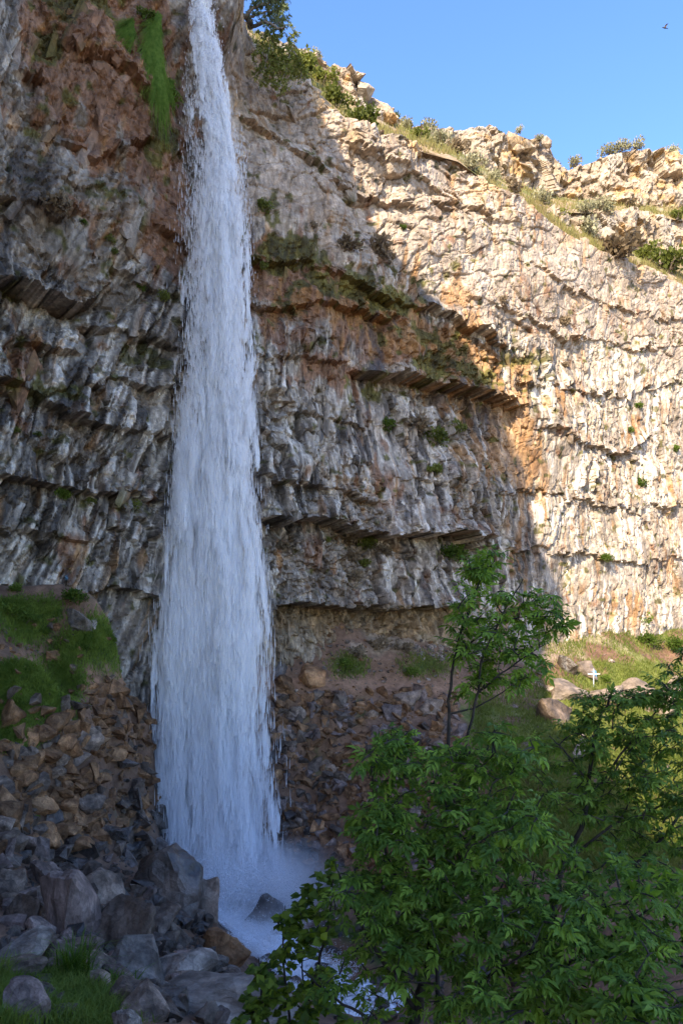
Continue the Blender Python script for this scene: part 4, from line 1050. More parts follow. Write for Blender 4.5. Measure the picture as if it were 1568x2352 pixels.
mist(D(655, 2070, FY - 1.4), (4.8, 3.0, 4.0), 2.0, 'spray drifting to the right of the impact', .5)
mist(D(590, 2170, 37.6), (3.2, 3.0, 2.2), 1.5, 'spray over the cascade', .6)
mist(D(330, 1900, FY - .2), (3.2, 2.2, 3.0), .5, 'thin spray over the dark rocks left of the fall', .6)

# ------------------------------------------------------------------ plants on the cliff and the slopes
M_SAGE = leaf_mat('sagebrush leaves', (.22, .21, .12), (.38, .36, .23), .25, .8)
M_GREENBUSH = leaf_mat('green bush leaves', (.075, .095, .02), (.20, .22, .05), .35, .6)
M_DRY = leaf_mat('dry stems', (.13, .095, .055), (.30, .23, .15), .25, .8)
M_MOSSY = leaf_mat('bright moss', (.05, .09, .012), (.13, .19, .03), .35, .7)
M_TWIG = plain_mat('bush wood', (.10, .07, .05), .9, (.2, .16, .12))
rp = np.random.default_rng(11)
def leaf_cloud(n, rng, blobs, size, up=.3, droop=0):
    """many small bent leaves spread through several overlapping clumps (unit bush: radius 1)"""
    bi = rng.integers(0, len(blobs), n); B = np.array(blobs)[bi]
    p = rng.normal(size=(n, 3)); p /= np.linalg.norm(p, axis=1)[:, None]
    p = B[:, :3] + p * (rng.random((n, 1)) ** .45) * B[:, 3:4]
    p[:, 2] = np.maximum(p[:, 2], -.15) if droop == 0 else p[:, 2] - droop * rng.random(n) ** 2
    d = rng.normal(size=(n, 3)) + (p * .8) + np.array([0, 0, up]); d /= np.linalg.norm(d, axis=1)[:, None]
    s = np.cross(d, rng.normal(size=(n, 3))); s /= np.linalg.norm(s, axis=1)[:, None]
    L = size * rng.uniform(.6, 1.5, (n, 1)); W = L * .34
    v = np.stack([p, p + d * L * .5 + s * W, p + d * L, p + d * L * .5 - s * W], 1).reshape(-1, 3)
    f = np.arange(n)[:, None] * 4 + np.array([[0, 1, 2, 3]])
    return v, f
def tube(path, r0, r1, k=5):
    path = np.array(path, float); n = len(path); T = np.gradient(path, axis=0); T /= np.linalg.norm(T, axis=1)[:, None] + 1e-9
    ref = np.array([.31, .87, .38]); A = np.cross(T, ref); A /= np.linalg.norm(A, axis=1)[:, None] + 1e-9; B = np.cross(T, A)
    r = np.linspace(r0, r1, n) if np.isscalar(r1) else r1
    an = np.arange(k) / k * 2 * math.pi
    v = (path[:, None] + (np.cos(an)[None, :, None] * A[:, None] + np.sin(an)[None, :, None] * B[:, None]) * np.reshape(r, (-1, 1, 1))).reshape(-1, 3)
    i = np.arange(n - 1)[:, None] * k + np.arange(k)[None]; j = np.arange(n - 1)[:, None] * k + (np.arange(k)[None] + 1) % k
    f = np.stack([i, j, j + k, i + k], -1).reshape(-1, 4)
    return v, f
class Acc:
    def __init__(s): s.v = []; s.f = []; s.n = 0
    def add(s, v, f): s.v.append(v); s.f.append(np.asarray(f) + s.n); s.n += len(v)
    def mesh(s, name, **k): return np_mesh(name, np.vstack(s.v), np.vstack(s.f), **k)
def bush_variants(n_leaf, size, nv, flat=.8):
    out_ = []
    for i in range(nv):
        bl_ = [(rp.normal() * .32, rp.normal() * .32, .28 + rp.random() * .4 * flat, rp.uniform(.28, .55)) for _ in range(7)]
        fol = np_mesh('foliage', *leaf_cloud(n_leaf, rp, bl_, size))
        ac = Acc()
        for _ in range(9):
            b_ = bl_[int(rp.integers(len(bl_)))]; e_ = np.array(b_[:3]) + rp.normal(size=3) * .25
            pts = [np.zeros(3) + rp.normal(size=3) * [.06, .06, 0], e_ * .5 + rp.normal(size=3) * .06, e_]
            ac.add(*tube(pts, .03, .008, 4))
        out_.append((fol, ac.mesh('stem')))
    return out_
BV_SAGE = bush_variants(520, .17, 4); BV_GREEN = bush_variants(900, .15, 4); BV_DRY = bush_variants(420, .26, 3, 1.0)
_bm = {}
def bush(name, var, mat, p, r, label, group, cat='bush', hz=1.0):
    o = empty(name, p); o.scale = (r, r, r * hz); o.rotation_euler = (0, 0, rp.uniform(0, 6.28))
    tag(o, label, cat, group)
    fol, st = var[int(rp.integers(len(var)))]
    for nm, me, mt in (('foliage', fol, mat), ('stem', st, M_TWIG)):
        k = (me.name, mt.name)
        if k not in _bm:
            m2 = me.copy(); m2.materials.clear(); m2.materials.append(mt); _bm[k] = m2
        q = bpy.data.objects.new(nm, _bm[k]); COL.objects.link(q); q.parent = o
    return o
VAR = {'s': (BV_SAGE, M_SAGE, 'sagebrush'), 'g': (BV_GREEN, M_GREENBUSH, 'bush'), 'd': (BV_DRY, M_DRY, 'dry_bush'), 'm': (BV_GREEN, M_MOSSY, 'bush')}
def on_bench(dx, dy):
    """nearest point of the benches above the rim to a picture place"""
    best = None
    for HV in (HV1, HV2, HV3):
        q = HV.reshape(-1, 3); px2, py2 = project(q[:, 0], q[:, 1], q[:, 2])
        dd = (px2 - dx) ** 2 + (py2 - dy) ** 2; i = int(np.argmin(dd))
        if best is None or dd[i] < best[0]: best = (dd[i], q[i])
    return best[1]
# (column, row, radius, kind, where, label)   where: b bench above the rim, w face of the wall, u top of the upper rim, m pale ledge, t ground
PL = [
 (985, 296, 32, 's', 'b', 'tallest pale sagebrush on the rim skyline'), (935, 288, 24, 's', 'b', 'sagebrush on the skyline left of the tall one'), (905, 275, 26, 'g', 'b', 'green bush on the rim skyline'),
 (832, 300, 60, 'g', 'b', 'big round yellow green bush hanging over the rim'), (775, 235, 48, 'g', 'b', 'green bush on the rim above the sunlit blocks'), (735, 190, 48, 'g', 'b', 'dense green bush on the rim by the sunlit corner'), (700, 160, 50, 'g', 'b', 'green bush on the rim edge next to the hanging one'),
 (1082, 378, 40, 's', 'b', 'grey green sagebrush at the foot of the upper rocks'), (1010, 325, 34, 's', 'b', 'pale sagebrush on the bench below the skyline gap'), (960, 312, 30, 'g', 'b', 'low green bush on the bench edge'), (1045, 345, 26, 'd', 'b', 'dry brush on the bench below the upper rocks'),
 (1130, 405, 24, 's', 'b', 'small sagebrush on the narrow bench'), (1180, 438, 26, 'd', 'b', 'dry brush on the narrow bench'), (1245, 455, 32, 's', 'b', 'sagebrush under the notch in the rim'), (1290, 495, 28, 'g', 'b', 'green brush on the slope under the pale ledge'),
 (1345, 530, 44, 's', 'b', 'wide sagebrush on the slope under the pale ledge'), (1410, 585, 48, 'd', 'b', 'brown dry brush hanging at the lower rim'), (1535, 612, 56, 'g', 'b', 'large green bush near the right edge on the lower rim'), (1490, 588, 40, 'g', 'b', 'low green bush left of the large one on the lower rim'),
 (1385, 486, 40, 's', 'b', 'round sagebrush on top of the pale ledge'), (1345, 484, 26, 's', 'b', 'sagebrush on the left end of the pale ledge'), (1450, 478, 20, 'd', 'b', 'dry grass tuft on the pale ledge'), (1550, 500, 26, 'g', 'b', 'green tuft at the right end of the pale ledge'),
 (1290, 386, 20, 's', 'u', 'dark sagebrush in the notch of the skyline'), (1328, 374, 24, 's', 'u', 'pale sagebrush right of the notch'), (1405, 348, 24, 's', 'u', 'sagebrush on the right skyline, left one of three'), (1433, 340, 26, 's', 'u', 'sagebrush on the right skyline, middle one of three'), (1466, 336, 24, 's', 'u', 'sagebrush on the right skyline, right one of three'),
 (1556, 346, 20, 's', 'u', 'sagebrush on the skyline at the right edge'), (1203, 300, 14, 's', 'u', 'small sagebrush between the upper rocks'), (1248, 316, 13, 's', 'u', 'tiny sagebrush beside the leaning upper rock'), (735, 128, 20, 's', 'u', 'pale sagebrush on the left skyline'), (1155, 308, 14, 'g', 'u', 'small green bush in the gap of the upper rocks'),
 (605, 475, 30, 'g', 'w', 'green plant on the wall right of the falling water'), (862, 572, 46, 'd', 'w', 'dry brush on a ledge at the edge of the shade'), (790, 565, 30, 'd', 'w', 'dry brush left on the shaded ledge'), (1000, 1005, 44, 'g', 'w', 'wide green plant on the middle of the wall'), (1040, 985, 34, 'g', 'w', 'green plant right on the middle ledge'), (955, 975, 36, 'd', 'w', 'dry brush in the middle of the wall'),
 (808, 1238, 38, 'd', 'w', 'brown hanging brush under the long overhang'), (802, 1285, 34, 'd', 'w', 'brown hanging brush below the topmost one under the overhang'), (812, 1325, 26, 'd', 'w', 'lowest brown hanging brush under the overhang'), (842, 1248, 32, 'g', 'w', 'green bush right of the brown hanging brush'), (846, 1295, 24, 'g', 'w', 'lower green bush right of the brown hanging brush'), (652, 1262, 26, 'd', 'w', 'dry hanging brush right beside the fall'),
 (890, 975, 28, 'm', 'w', 'small green plant left on the middle ledge'), (1005, 1082, 28, 'g', 'w', 'green plant hanging below the middle ledge'), (925, 525, 13, 'm', 'w', 'small ivy patch on the sunlit wall'), (1462, 935, 18, 'm', 'w', 'green vine on the sunlit wall'), (1475, 1112, 26, 'm', 'w', 'green plant on the right part of the sunlit wall'),
 (1550, 1030, 16, 'm', 'w', 'green tuft on the wall near the right edge'), (1445, 990, 15, 'm', 'w', 'small green tuft under the brown stain'), (1390, 1282, 18, 'm', 'w', 'green tuft on the low ledge of the sunlit wall'), (1035, 1275, 38, 'm', 'w', 'green leafy plant behind the top of the sapling'), (1060, 1260, 24, 'm', 'w', 'smaller leafy plant beside the sapling top'),
 (880, 1268, 26, 'd', 'w', 'pale hanging brush right of the green hanging bushes'), (590, 610, 16, 'g', 'w', 'small plant beside the falling water'), (720, 520, 16, 'd', 'w', 'dry tuft on the shaded upper wall'), (1300, 840, 14, 'd', 'w', 'dry tuft on the pale sunlit wall'), (1150, 690, 16, 'd', 'w', 'dry tuft high on the sunlit wall'), (1290, 740, 20, 'd', 'w', 'faded brush on the sunlit wall'), (745, 965, 12, 'm', 'w', 'tiny green tuft beside the grey slab'), (750, 1240, 14, 'g', 'w', 'small green plant under the long overhang'),
 (385, 225, 30, 'm', 'w', 'green fern clump below the moss curtain'), (330, 40, 26, 'm', 'w', 'green plants above the moss curtain'), (300, 80, 20, 'm', 'w', 'green patch high on the left wall'), (322, 662, 14, 'm', 'w', 'bright green plant on the left wall'), (372, 685, 24, 'g', 'w', 'green plant close to the fall on the left wall'), (140, 1135, 26, 'm', 'w', 'bright leafy plant on the low left ledge'),
 (300, 1160, 28, 'g', 'w', 'dark green plant on the low left ledge'), (208, 1152, 16, 'g', 'w', 'small plant between the two on the low left ledge'), (128, 470, 36, 'd', 'w', 'dry grey brush above the big left overhang'), (245, 545, 18, 'g', 'w', 'thin green plant on the left wall'), (190, 512, 12, 'm', 'w', 'tiny green tuft above the big left overhang'), (262, 580, 14, 'g', 'w', 'green tuft beside the big left overhang'), (90, 1000, 14, 'g', 'w', 'small plant on the lower left wall'), (40, 990, 14, 'g', 'w', 'small plant near the left edge of the wall'),
 (170, 1372, 32, 'm', 't', 'leafy green bush at the foot of the left wall'), (235, 1385, 20, 'g', 't', 'darker bush right of the leafy one at the wall foot'), (40, 1352, 22, 'm', 't', 'green bush at the left edge under the wall'), (60, 1425, 26, 'm', 't', 'wide green bush on the left slope'), (25, 1405, 30, 'm', 't', 'bright green bush at the left edge'), (110, 1450, 18, 'm', 't', 'small green bush on the left slope'),
 (200, 1490, 18, 'm', 't', 'low green bush above the path'), (260, 1470, 16, 'm', 't', 'low green bush near the mist'), (1440, 1420, 40, 'm', 't', 'green growth on the bank under the sunlit wall'), (1330, 1415, 34, 'd', 't', 'dry grass bank under the sunlit wall'), (1260, 1440, 30, 'd', 't', 'dry brush below the sunlit wall beside the sapling'), (1480, 1470, 30, 'm', 't', 'green brush on the sunny slope'), (1545, 1480, 30, 'm', 't', 'green brush on the sunny slope at the right edge'),
 (790, 1525, 22, 'm', 't', 'green tuft above the orange boulders'), (940, 1545, 22, 'm', 't', 'green tuft by the path under the overhang'), (870, 1480, 28, 'd', 't', 'dry brush heap under the overhang'), (820, 1500, 24, 'd', 't', 'dry brush left of the whitish stones'), (930, 1490, 24, 'd', 't', 'dry brush beside the whitish stones'), (1390, 1560, 20, 'm', 't', 'weeds at the painted boulder'),
 (200, 1905, 14, 'm', 't', 'little green plant among the left rocks'), (85, 1880, 14, 'm', 't', 'green tuft below the rust brown boulder'), (70, 2070, 10, 'm', 't', 'tiny tuft between the left rocks'),
]
NPL = {}
for dx, dy, rpx, kd, wh, lab in PL:
    var, mt, nm = VAR[kd]
    if wh == 'b': p = on_bench(dx, dy + rpx * .3)
    elif wh == 'w':
        p, _u, nn_ = wall_at(dx, dy); p = p + nn_ * .05
    elif wh == 'u':
        u_ = P_UP.u_at(dx); x_, y_ = P_UP.pos(u_); nx_, ny_ = P_UP.nrm(u_)
        p = np.array([x_ - nx_ * .8, y_ - ny_ * .8, (HZ - dy - rpx * .35) / F * (y_ - ny_ * .8)])
    else:
        p = ground_at(dx, dy + rpx * .4)
        if p is None: continue
    r_ = rpx / F * p[1]
    hz_ = 1.0
    if wh == 'w': p = p - np.array([0, 0, r_ * .4])
    bush(nm, var, mt, p, r_, lab, {'b': 'bushes along the cliff rim', 'u': 'sagebrush on the skyline', 'w': 'plants growing on the cliff face', 't': 'bushes on the slopes below the cliff'}[wh], hz=hz_)

# small unnamed scrub along the benches: one low cover
V_ = []; F_ = []; nn_ = 0
for HV, cnt in ((HV1, 9000), (HV2, 6000), (HV3, 3500)):
    r_, c_ = HV.shape[:2]
    i = rp.integers(0, r_ - 1, cnt); j = rp.integers(0, c_ - 1, cnt); a_ = rp.random((cnt, 1)); b_ = rp.random((cnt, 1))
    p = HV[i, j] * (1 - a_) * (1 - b_) + HV[i + 1, j] * a_ * (1 - b_) + HV[i, j + 1] * (1 - a_) * b_ + HV[i + 1, j + 1] * a_ * b_
    k_ = fbm2(p[:, 0] * .5, p[:, 1] * .5, 430, 3) > -.15; p = p[k_]; m_ = len(p)
    h = .25 + .35 * rp.random((m_, 1)); d = rp.normal(size=(m_, 3)) * .45 + [0, 0, 1]; s = rp.normal(size=(m_, 3)); s[:, 2] = 0; s /= np.linalg.norm(s, axis=1)[:, None]
    V_.append(np.stack([p - s * .05, p + s * .05, p + d * h], 1).reshape(-1, 3)); F_.append(np.arange(m_ * 3).reshape(-1, 3) + nn_); nn_ += m_ * 3
M_RIMGRASS = leaf_mat('rim grass', (.24, .18, .085), (.20, .21, .06), .3, .8, rnd=False, nscale=.5)
tag(link('grass', np_mesh('grass', np.vstack(V_), np.vstack(F_)), M_RIMGRASS), 'dry and green grass on the benches along the rim', kind='stuff')

# hanging beards of moss and grass
def beard(name, dx, dy, wp, hp, mat, label, n=900, spread=.25, cat='moss', rag=.0):
    p, _u, nn = wall_at(dx, dy); s = 1 / F * p[1]
    t_ = np.array([-nn[1], nn[0], 0]); ac = Acc()
    V = []; 
    a_ = rp.normal(0, .35, n); x0 = a_ * wp * s * .5 + .25 * n2(rp.random(n) * 40, a_ * 3, 77) * wp * s * .5; L = hp * s * rp.uniform(.25, 1, n) * np.clip(1.1 - np.abs(a_), .3, 1); z0 = -rp.random(n) ** 1.3 * hp * s * .6
    out_ = rp.uniform(.1, .55, n)
    for q in range(4): pass
    P0 = p[None] + t_[None] * x0[:, None] + nn[None] * out_[:, None] + np.array([[0, 0, 1]]) * z0[:, None]
    sw = rp.normal(0, .16, n) + .5 * n2(z0 * .8, x0 * 0 + 3.3, 78)
    rows = []
    for k in range(4):
        f_ = k / 3
        c_ = P0 + t_[None] * (sw * f_ * 2 + spread * x0 * f_ * -.3)[:, None] + nn[None] * (.12 * math.sin(f_ * 2.6)) - np.array([[0, 0, 1]]) * (L * f_)[:, None]
        wv = (.016 * (1 - .75 * f_)) * (t_ + .4 * nn)
        rows += [c_ - wv, c_ + wv]
    v = np.stack(rows, 1).reshape(-1, 3)
    f = (np.arange(n)[:, None, None] * 8 + np.array([[0, 1, 3, 2], [2, 3, 5, 4], [4, 5, 7, 6]])[None]).reshape(-1, 4)
    o = link(name, np_mesh(name, v, f), mat); tag(o, label, cat, 'hanging growth on the cliff'); return o
M_BEARD = leaf_mat('hanging moss', (.07, .15, .015), (.18, .28, .045), .35, .7, rnd=False, nscale=5.)
beard('hanging_moss', 356, 40, 19, 200, M_BEARD, 'long bright green curtain of moss hanging left of the fall', 1300)
beard('hanging_moss', 298, 55, 18, 70, M_BEARD, 'short green moss strip left of the long curtain', 500)
beard('hanging_moss', 385, 190, 26, 60, M_BEARD, 'mossy tuft right below the long curtain', 500)

# ------------------------------------------------------------------ grass on the ground
def blades(name, label, n, x0, x1, y0, y1, hgt, wid, mat, zlim=.35, lean=.5):
    dx = rp.uniform(x0, x1, n * 3); dy = rp.uniform(y0, y1, n * 3)
    k_ = zone(dx, dy, Z_GRASS) + .35 * rp.random(n * 3) - .15 > zlim
    dx, dy = dx[k_][:n], dy[k_][:n]
    P, ok = ground_many(dx, dy); P = P[ok]; m_ = len(P)
    P = P + rp.normal(0, .12, (m_, 3)) * [1, 1, 0]; P[:, 2] = ground_z(P[:, 0], P[:, 1]) - .02
    h = hgt * rp.uniform(.5, 1.4, (m_, 1)) * (1 + .5 * fbm2(P[:, 0] * .8, P[:, 1] * .8, 44, 2))[:, None]
    a_ = rp.uniform(0, 6.28, m_); s = np.stack([np.cos(a_), np.sin(a_), 0 * a_], 1); d = rp.normal(size=(m_, 3)) * lean; d[:, 2] = 0
    w_ = wid * rp.uniform(.6, 1.4, (m_, 1))
    q1 = P + d * h * .35 + [0, 0, 1] * h * .6; q2 = P + d * h + [0, 0, 1] * h * .9
    v = np.stack([P - s * w_, P + s * w_, q1 + s * w_ * .8, q1 - s * w_ * .8, q2], 1).reshape(-1, 3)
    b5 = np.arange(m_)[:, None] * 5
    me = np_mesh(name, v, [b5 + np.array([[0, 1, 2, 3]]), b5 + np.array([[3, 2, 4]])])
    return tag(link(name, me, mat), label, kind='stuff')
M_GRASS_SH = leaf_mat('shaded grass', (.085, .14, .022), (.19, .26, .05), .35, .6, rnd=False, nscale=1.2)
M_GRASS_SUN = leaf_mat('meadow grass', (.10, .14, .025), (.20, .22, .055), .35, .7, rnd=False, nscale=.4)
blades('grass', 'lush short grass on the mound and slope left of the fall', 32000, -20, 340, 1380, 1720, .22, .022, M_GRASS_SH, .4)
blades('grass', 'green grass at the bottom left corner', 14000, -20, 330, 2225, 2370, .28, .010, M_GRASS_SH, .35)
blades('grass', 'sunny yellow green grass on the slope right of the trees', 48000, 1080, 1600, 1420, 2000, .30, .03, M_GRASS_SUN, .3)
blades('grass', 'sparse grass beside the dirt path', 5000, 640, 1080, 1490, 1600, .25, .03, M_GRASS_SUN, .35)
# the tall bright tuft at the foot of the rocks
for (dx, dy, n_, hh, lab) in ((178, 2262, 150, 1.0, 'tall bright grass tuft in front of the brown rocks'), (150, 2250, 70, .8, 'smaller tall grass tuft left of the bright one'), (268, 2290, 90, .55, 'low leafy grass tuft below the blue grey boulder')):
    g = ground_at(dx, dy); ac = Acc()
    for k in range(n_):
        b0 = rp.normal(0, .12, 2); di = rp.normal(0, .45, 2); h = hh * rp.uniform(.5, 1.1)
        pts = np.array([[b0[0], b0[1], -.03], [b0[0] + di[0] * .25 * h, b0[1] + di[1] * .25 * h, h * .5], [b0[0] + di[0] * .7 * h, b0[1] + di[1] * .7 * h, h * .85], [b0[0] + di[0] * 1.25 * h, b0[1] + di[1] * 1.25 * h, h * .9]])
        s = np.array([-di[1], di[0], 0]); s = s / (np.linalg.norm(s) + 1e-6) * .014
        v = np.vstack([np.stack([q - s * w_, q + s * w_]) for q, w_ in zip(pts, (1, 1, .7, .1))])
        ac.add(v, [[0, 1, 3, 2], [2, 3, 5, 4], [4, 5, 7, 6]])
    o = link('grass_tuft', ac.mesh('grass_tuft'), leaf_mat('tall grass', (.06, .12, .015), (.14, .22, .04), .4, .5)); o.location = g; tag(o, lab, 'grass', 'grass tufts in front of the rock pile')

# ------------------------------------------------------------------ trees
rt = np.random.default_rng(31)
def leaflet_geo(w=.20, fold=.10, droop=.18):
    """one toothed, folded, drooping leaflet of unit length along +Y: 10 vertices, 10 triangles"""
    M = [(0, 0, 0), (0, .42, .02), (0, .72, -.04), (0, 1, -droop)]
    Rr = [(w * .75, .20, fold * .6), (w * 1.12, .42, fold), (w * .78, .64, fold * .6 - .03)]
    v = np.array(M + Rr + [(-a_, b_, c_) for a_, b_, c_ in Rr])
    h = [(0, 4, 1), (4, 5, 1), (1, 5, 6), (1, 6, 2), (2, 6, 3)]
    f = h + [(a_ if a_ < 4 else a_ + 3, c_ if c_ < 4 else c_ + 3, b_ if b_ < 4 else b_ + 3) for a_, b_, c_ in h]
    return v, np.array(f)
def compound(n_pairs, w=.2, spread=52, rachis=.5):
    """compound leaf: a petiole, side leaflets in pairs and an end leaflet; unit leaflet length"""
    V = []; Fc = []; n = 0
    lv, lf = leaflet_geo(w)
    def put(o_, ang, sc, pitch):
        nonlocal n
        R_ = np.array(Matrix.Rotation(math.radians(ang), 3, 'Z') @ Matrix.Rotation(math.radians(pitch), 3, 'X'))
        V.append((lv * sc) @ R_.T + o_); Fc.append(lf + n); n += len(lv)
    base = np.array([0, .55, 0]); 
    for k in range(n_pairs):
        o_ = base + np.array([0, k * rachis, -.05 * k])
        put(o_, spread - 6 * k, .86 - .08 * k, -14); put(o_, -(spread - 6 * k), .86 - .08 * k, -14)
    o_ = base + np.array([0, (n_pairs - 1) * rachis + .25, -.05 * n_pairs]) if n_pairs else np.zeros(3)
    put(o_, 0, 1.0, -10)
    if n_pairs:
        e_ = o_; pv = np.array([[-.012, 0, 0], [.012, 0, 0], [.010, e_[1], e_[2]], [-.010, e_[1], e_[2]], [0, 0, -.02], [0, e_[1], e_[2] - .015]])
        V.append(pv); Fc.append(np.array([[0, 1, 2], [0, 2, 3], [0, 3, 5], [0, 5, 4], [1, 4, 5], [1, 5, 2]]) + n); n += 6
    return np.vstack(V), np.vstack(Fc)
def frames(d, up):
    d = d / np.linalg.norm(d, axis=1)[:, None]
    x = np.cross(d, up); x /= np.linalg.norm(x, axis=1)[:, None] + 1e-9
    z = np.cross(x, d)
    return np.stack([x, d, z], -1)           # columns: x, y (leaf axis), z (leaf face)
def smooth_path(p, n=18):
    p = np.array(p, float); t_ = np.linspace(0, len(p) - 1, n)
    P = np.vstack([2 * p[0] - p[1], p, 2 * p[-1] - p[-2]])
    i = np.minimum(t_.astype(int), len(p) - 2); f = (t_ - i)[:, None]
    a_, b_, c_, d_ = P[i], P[i + 1], P[i + 2], P[i + 3]
    return .5 * ((2 * b_) + (-a_ + c_) * f + (2 * a_ - 5 * b_ + 4 * c_ - d_) * f ** 2 + (-a_ + 3 * b_ - 3 * c_ + d_) * f ** 3)

M_BARK = plain_mat('dark bark', (.012, .010, .008), .9, (.035, .03, .025), 14)
def tree(name, label, trunks, limbs, vols, n_targets, leaf_geo, leaf_len, per_twig, mat, rng, n_single=300, twig_r=.006, cat='tree', droop=.55, bark=None, seen=None):
    """a tree: trunk(s), limbs, twigs grown towards points spread through the crown, leaves set along the twigs"""
    bark = bark or M_BARK
    root = trunks[0][0][0]
    o = empty(name, root); tag(o, label, cat)
    nodes = []; 
    def part(nm, path, r0, r1, k):
        v, f = tube(path, r0, r1, k)
        q = link(nm, np_mesh(nm, v - root, f, smooth=True), bark, o); return q
    for (pts, r0, r1) in trunks:
        p = smooth_path(pts, 26); p[1:-1] += rng.normal(0, r0 * .25, (24, 3)); part('trunk', p, r0, r1, 9); nodes += list(p[len(p) // 4:])
    for (pts, r0, r1) in limbs:
        p = smooth_path(pts, 18); p[1:-1] += rng.normal(0, r0 * .3, (16, 3)); part('branch', p, r0, r1, 7); nodes += list(p[3:])
    nodes = [np.array(q) for q in nodes]
    T = []
    wv = np.array([v_[6] if len(v_) > 6 else 1 for v_ in vols], float); wv /= wv.sum()
    for _ in range(n_targets):
        c = vols[int(rng.choice(len(vols), p=wv))]
        q = rng.normal(size=3); q /= np.linalg.norm(q); q *= rng.random() ** (1 / 2.6)
        T.append(np.array(c[:3]) + q * np.array(c[3:6]))
    NA = np.array(nodes); T = np.array(T)
    dmin = np.min(np.linalg.norm(T[:, None] - NA[None], axis=2), axis=1)
    T = T[np.argsort(dmin)]
    tw = Acc(); L_p = []; L_d = []
    NA = list(nodes)
    for q in T:
        A_ = np.array(NA); dv = q - A_; ds = np.linalg.norm(dv, axis=1) + np.maximum(0, -dv[:, 2]) * .6
        i = int(np.argmin(ds)); s = A_[i]; ln = np.linalg.norm(q - s)
        if ln < .02: continue
        mid = (s + q) / 2 + np.array([0, 0, .10 * ln]) + rng.normal(size=3) * .07 * ln
        n_ = max(4, int(ln / .09)); tt_ = np.linspace(0, 1, n_)[:, None]
        p = s * (1 - tt_) ** 2 + 2 * mid * tt_ * (1 - tt_) + q * tt_ ** 2
        p = np.vstack([p[:-1], p[-1:]])
        tw.add(*tube(p, twig_r * (1 + ln * 1.2), twig_r * .35, 4))
        NA += list(p[max(1, n_ // 3)::2])
        m_ = per_twig
        ts = np.clip(1 - np.abs(rng.normal(0, .42, m_)) * min(1, .5 / ln + .25), .08, 1)
        tan = p[-1] - p[max(0, n_ - 3)]; tan /= np.linalg.norm(tan) + 1e-9
        for tq in ts:
            k = min(n_ - 2, int(tq * (n_ - 1))); fr_ = tq * (n_ - 1) - k
            pos = p[k] * (1 - fr_) + p[k + 1] * fr_
            az = rng.uniform(0, 6.28); sd_ = np.array([math.cos(az), math.sin(az), rng.normal() * .35])
            d_ = tan * rng.uniform(.2, .9) + sd_ * 1.0 - np.array([0, 0, droop * rng.random()])
            L_p.append(pos); L_d.append(d_)
    link('twig', np_mesh('twig', np.vstack(tw.v) - root, np.vstack(tw.f)), bark, o)['kind'] = 'stuff'
    L_p = np.array(L_p); L_d = np.array(L_d); n = len(L_p)
    up = np.tile([0, 0, 1.], (n, 1)) + rng.normal(0, .45, (n, 3)) + np.array([0, -.25, 0])
    R_ = frames(L_d, up); sc = leaf_len * rng.uniform(.5, 1.3, n); ty = rng.integers(0, len(leaf_geo), n); cv = np.clip(rng.normal(.5, .26, n), 0, 1)
    dxp, dyp = CX + F * L_p[:, 0] / L_p[:, 1], HZ - F * L_p[:, 2] / L_p[:, 1]
    inn = (dxp > 5) & (dxp < 1563) & (dyp > 5) & (dyp < 2347)
    order = np.argsort(np.where(inn, L_p[:, 1] / sc, 1e9)); single = np.zeros(n, bool)
    single[order[:n_single]] = True
    lms = []
    for g in leaf_geo:
        m_ = np_mesh('leaf', g[0], g[1], np.full((len(g[0]), 3), .5)); m_.materials.append(mat); lms.append(m_)
    for i in np.where(single)[0]:
        q = bpy.data.objects.new('leaf', lms[ty[i]]); COL.objects.link(q); q.parent = o
        M4 = Matrix.Identity(4)
        for a_ in range(3):
            for b_ in range(3): M4[a_][b_] = R_[i][a_, b_] * sc[i]
            M4[a_][3] = L_p[i][a_] - root[a_]
        q.matrix_local = M4
    V = []; Fc = []; C_ = []; nn_ = 0
    for k, (gv, gf) in enumerate(leaf_geo):
        j = np.where((ty == k) & ~single)[0]
        if not len(j): continue
        v = np.einsum('nij,kj->nki', R_[j], gv) * sc[j][:, None, None] + (L_p[j] - root)[:, None]
        V.append(v.reshape(-1, 3)); Fc.append((gf[None] + (np.arange(len(j)) * len(gv))[:, None, None]).reshape(-1, 3) + nn_); nn_ += len(j) * len(gv)
        C_.append(np.repeat(cv[j], len(gv)))
    if V:
        c_ = np.concatenate(C_)
        fo = link('foliage', np_mesh('foliage', np.vstack(V), np.vstack(Fc), np.stack([c_] * 3, 1)), mat, o); fo['kind'] = 'stuff'
    return o
def V3(dx, dy, Y, rx, ry, rz, w_=1): return (*D(dx, dy, Y), rx / F * Y, rz, ry / F * Y, w_)
def mk(nm, a_, b_, trans=.40): return leaf_mat(nm, a_, b_, trans, .5, attr=True, rnd=True)
M_ELDER = mk('maple leaves', (.06, .13, .02), (.18, .31, .045))
M_ELDER2 = mk('dark maple leaves', (.045, .10, .018), (.145, .25, .04))
M_SMALL = mk('round leaves', (.045, .09, .012), (.15, .235, .03))
ELDER = [compound(2, .165), compound(1, .19, 50), compound(2, .145, 46, .42), compound(1, .21, 40)]

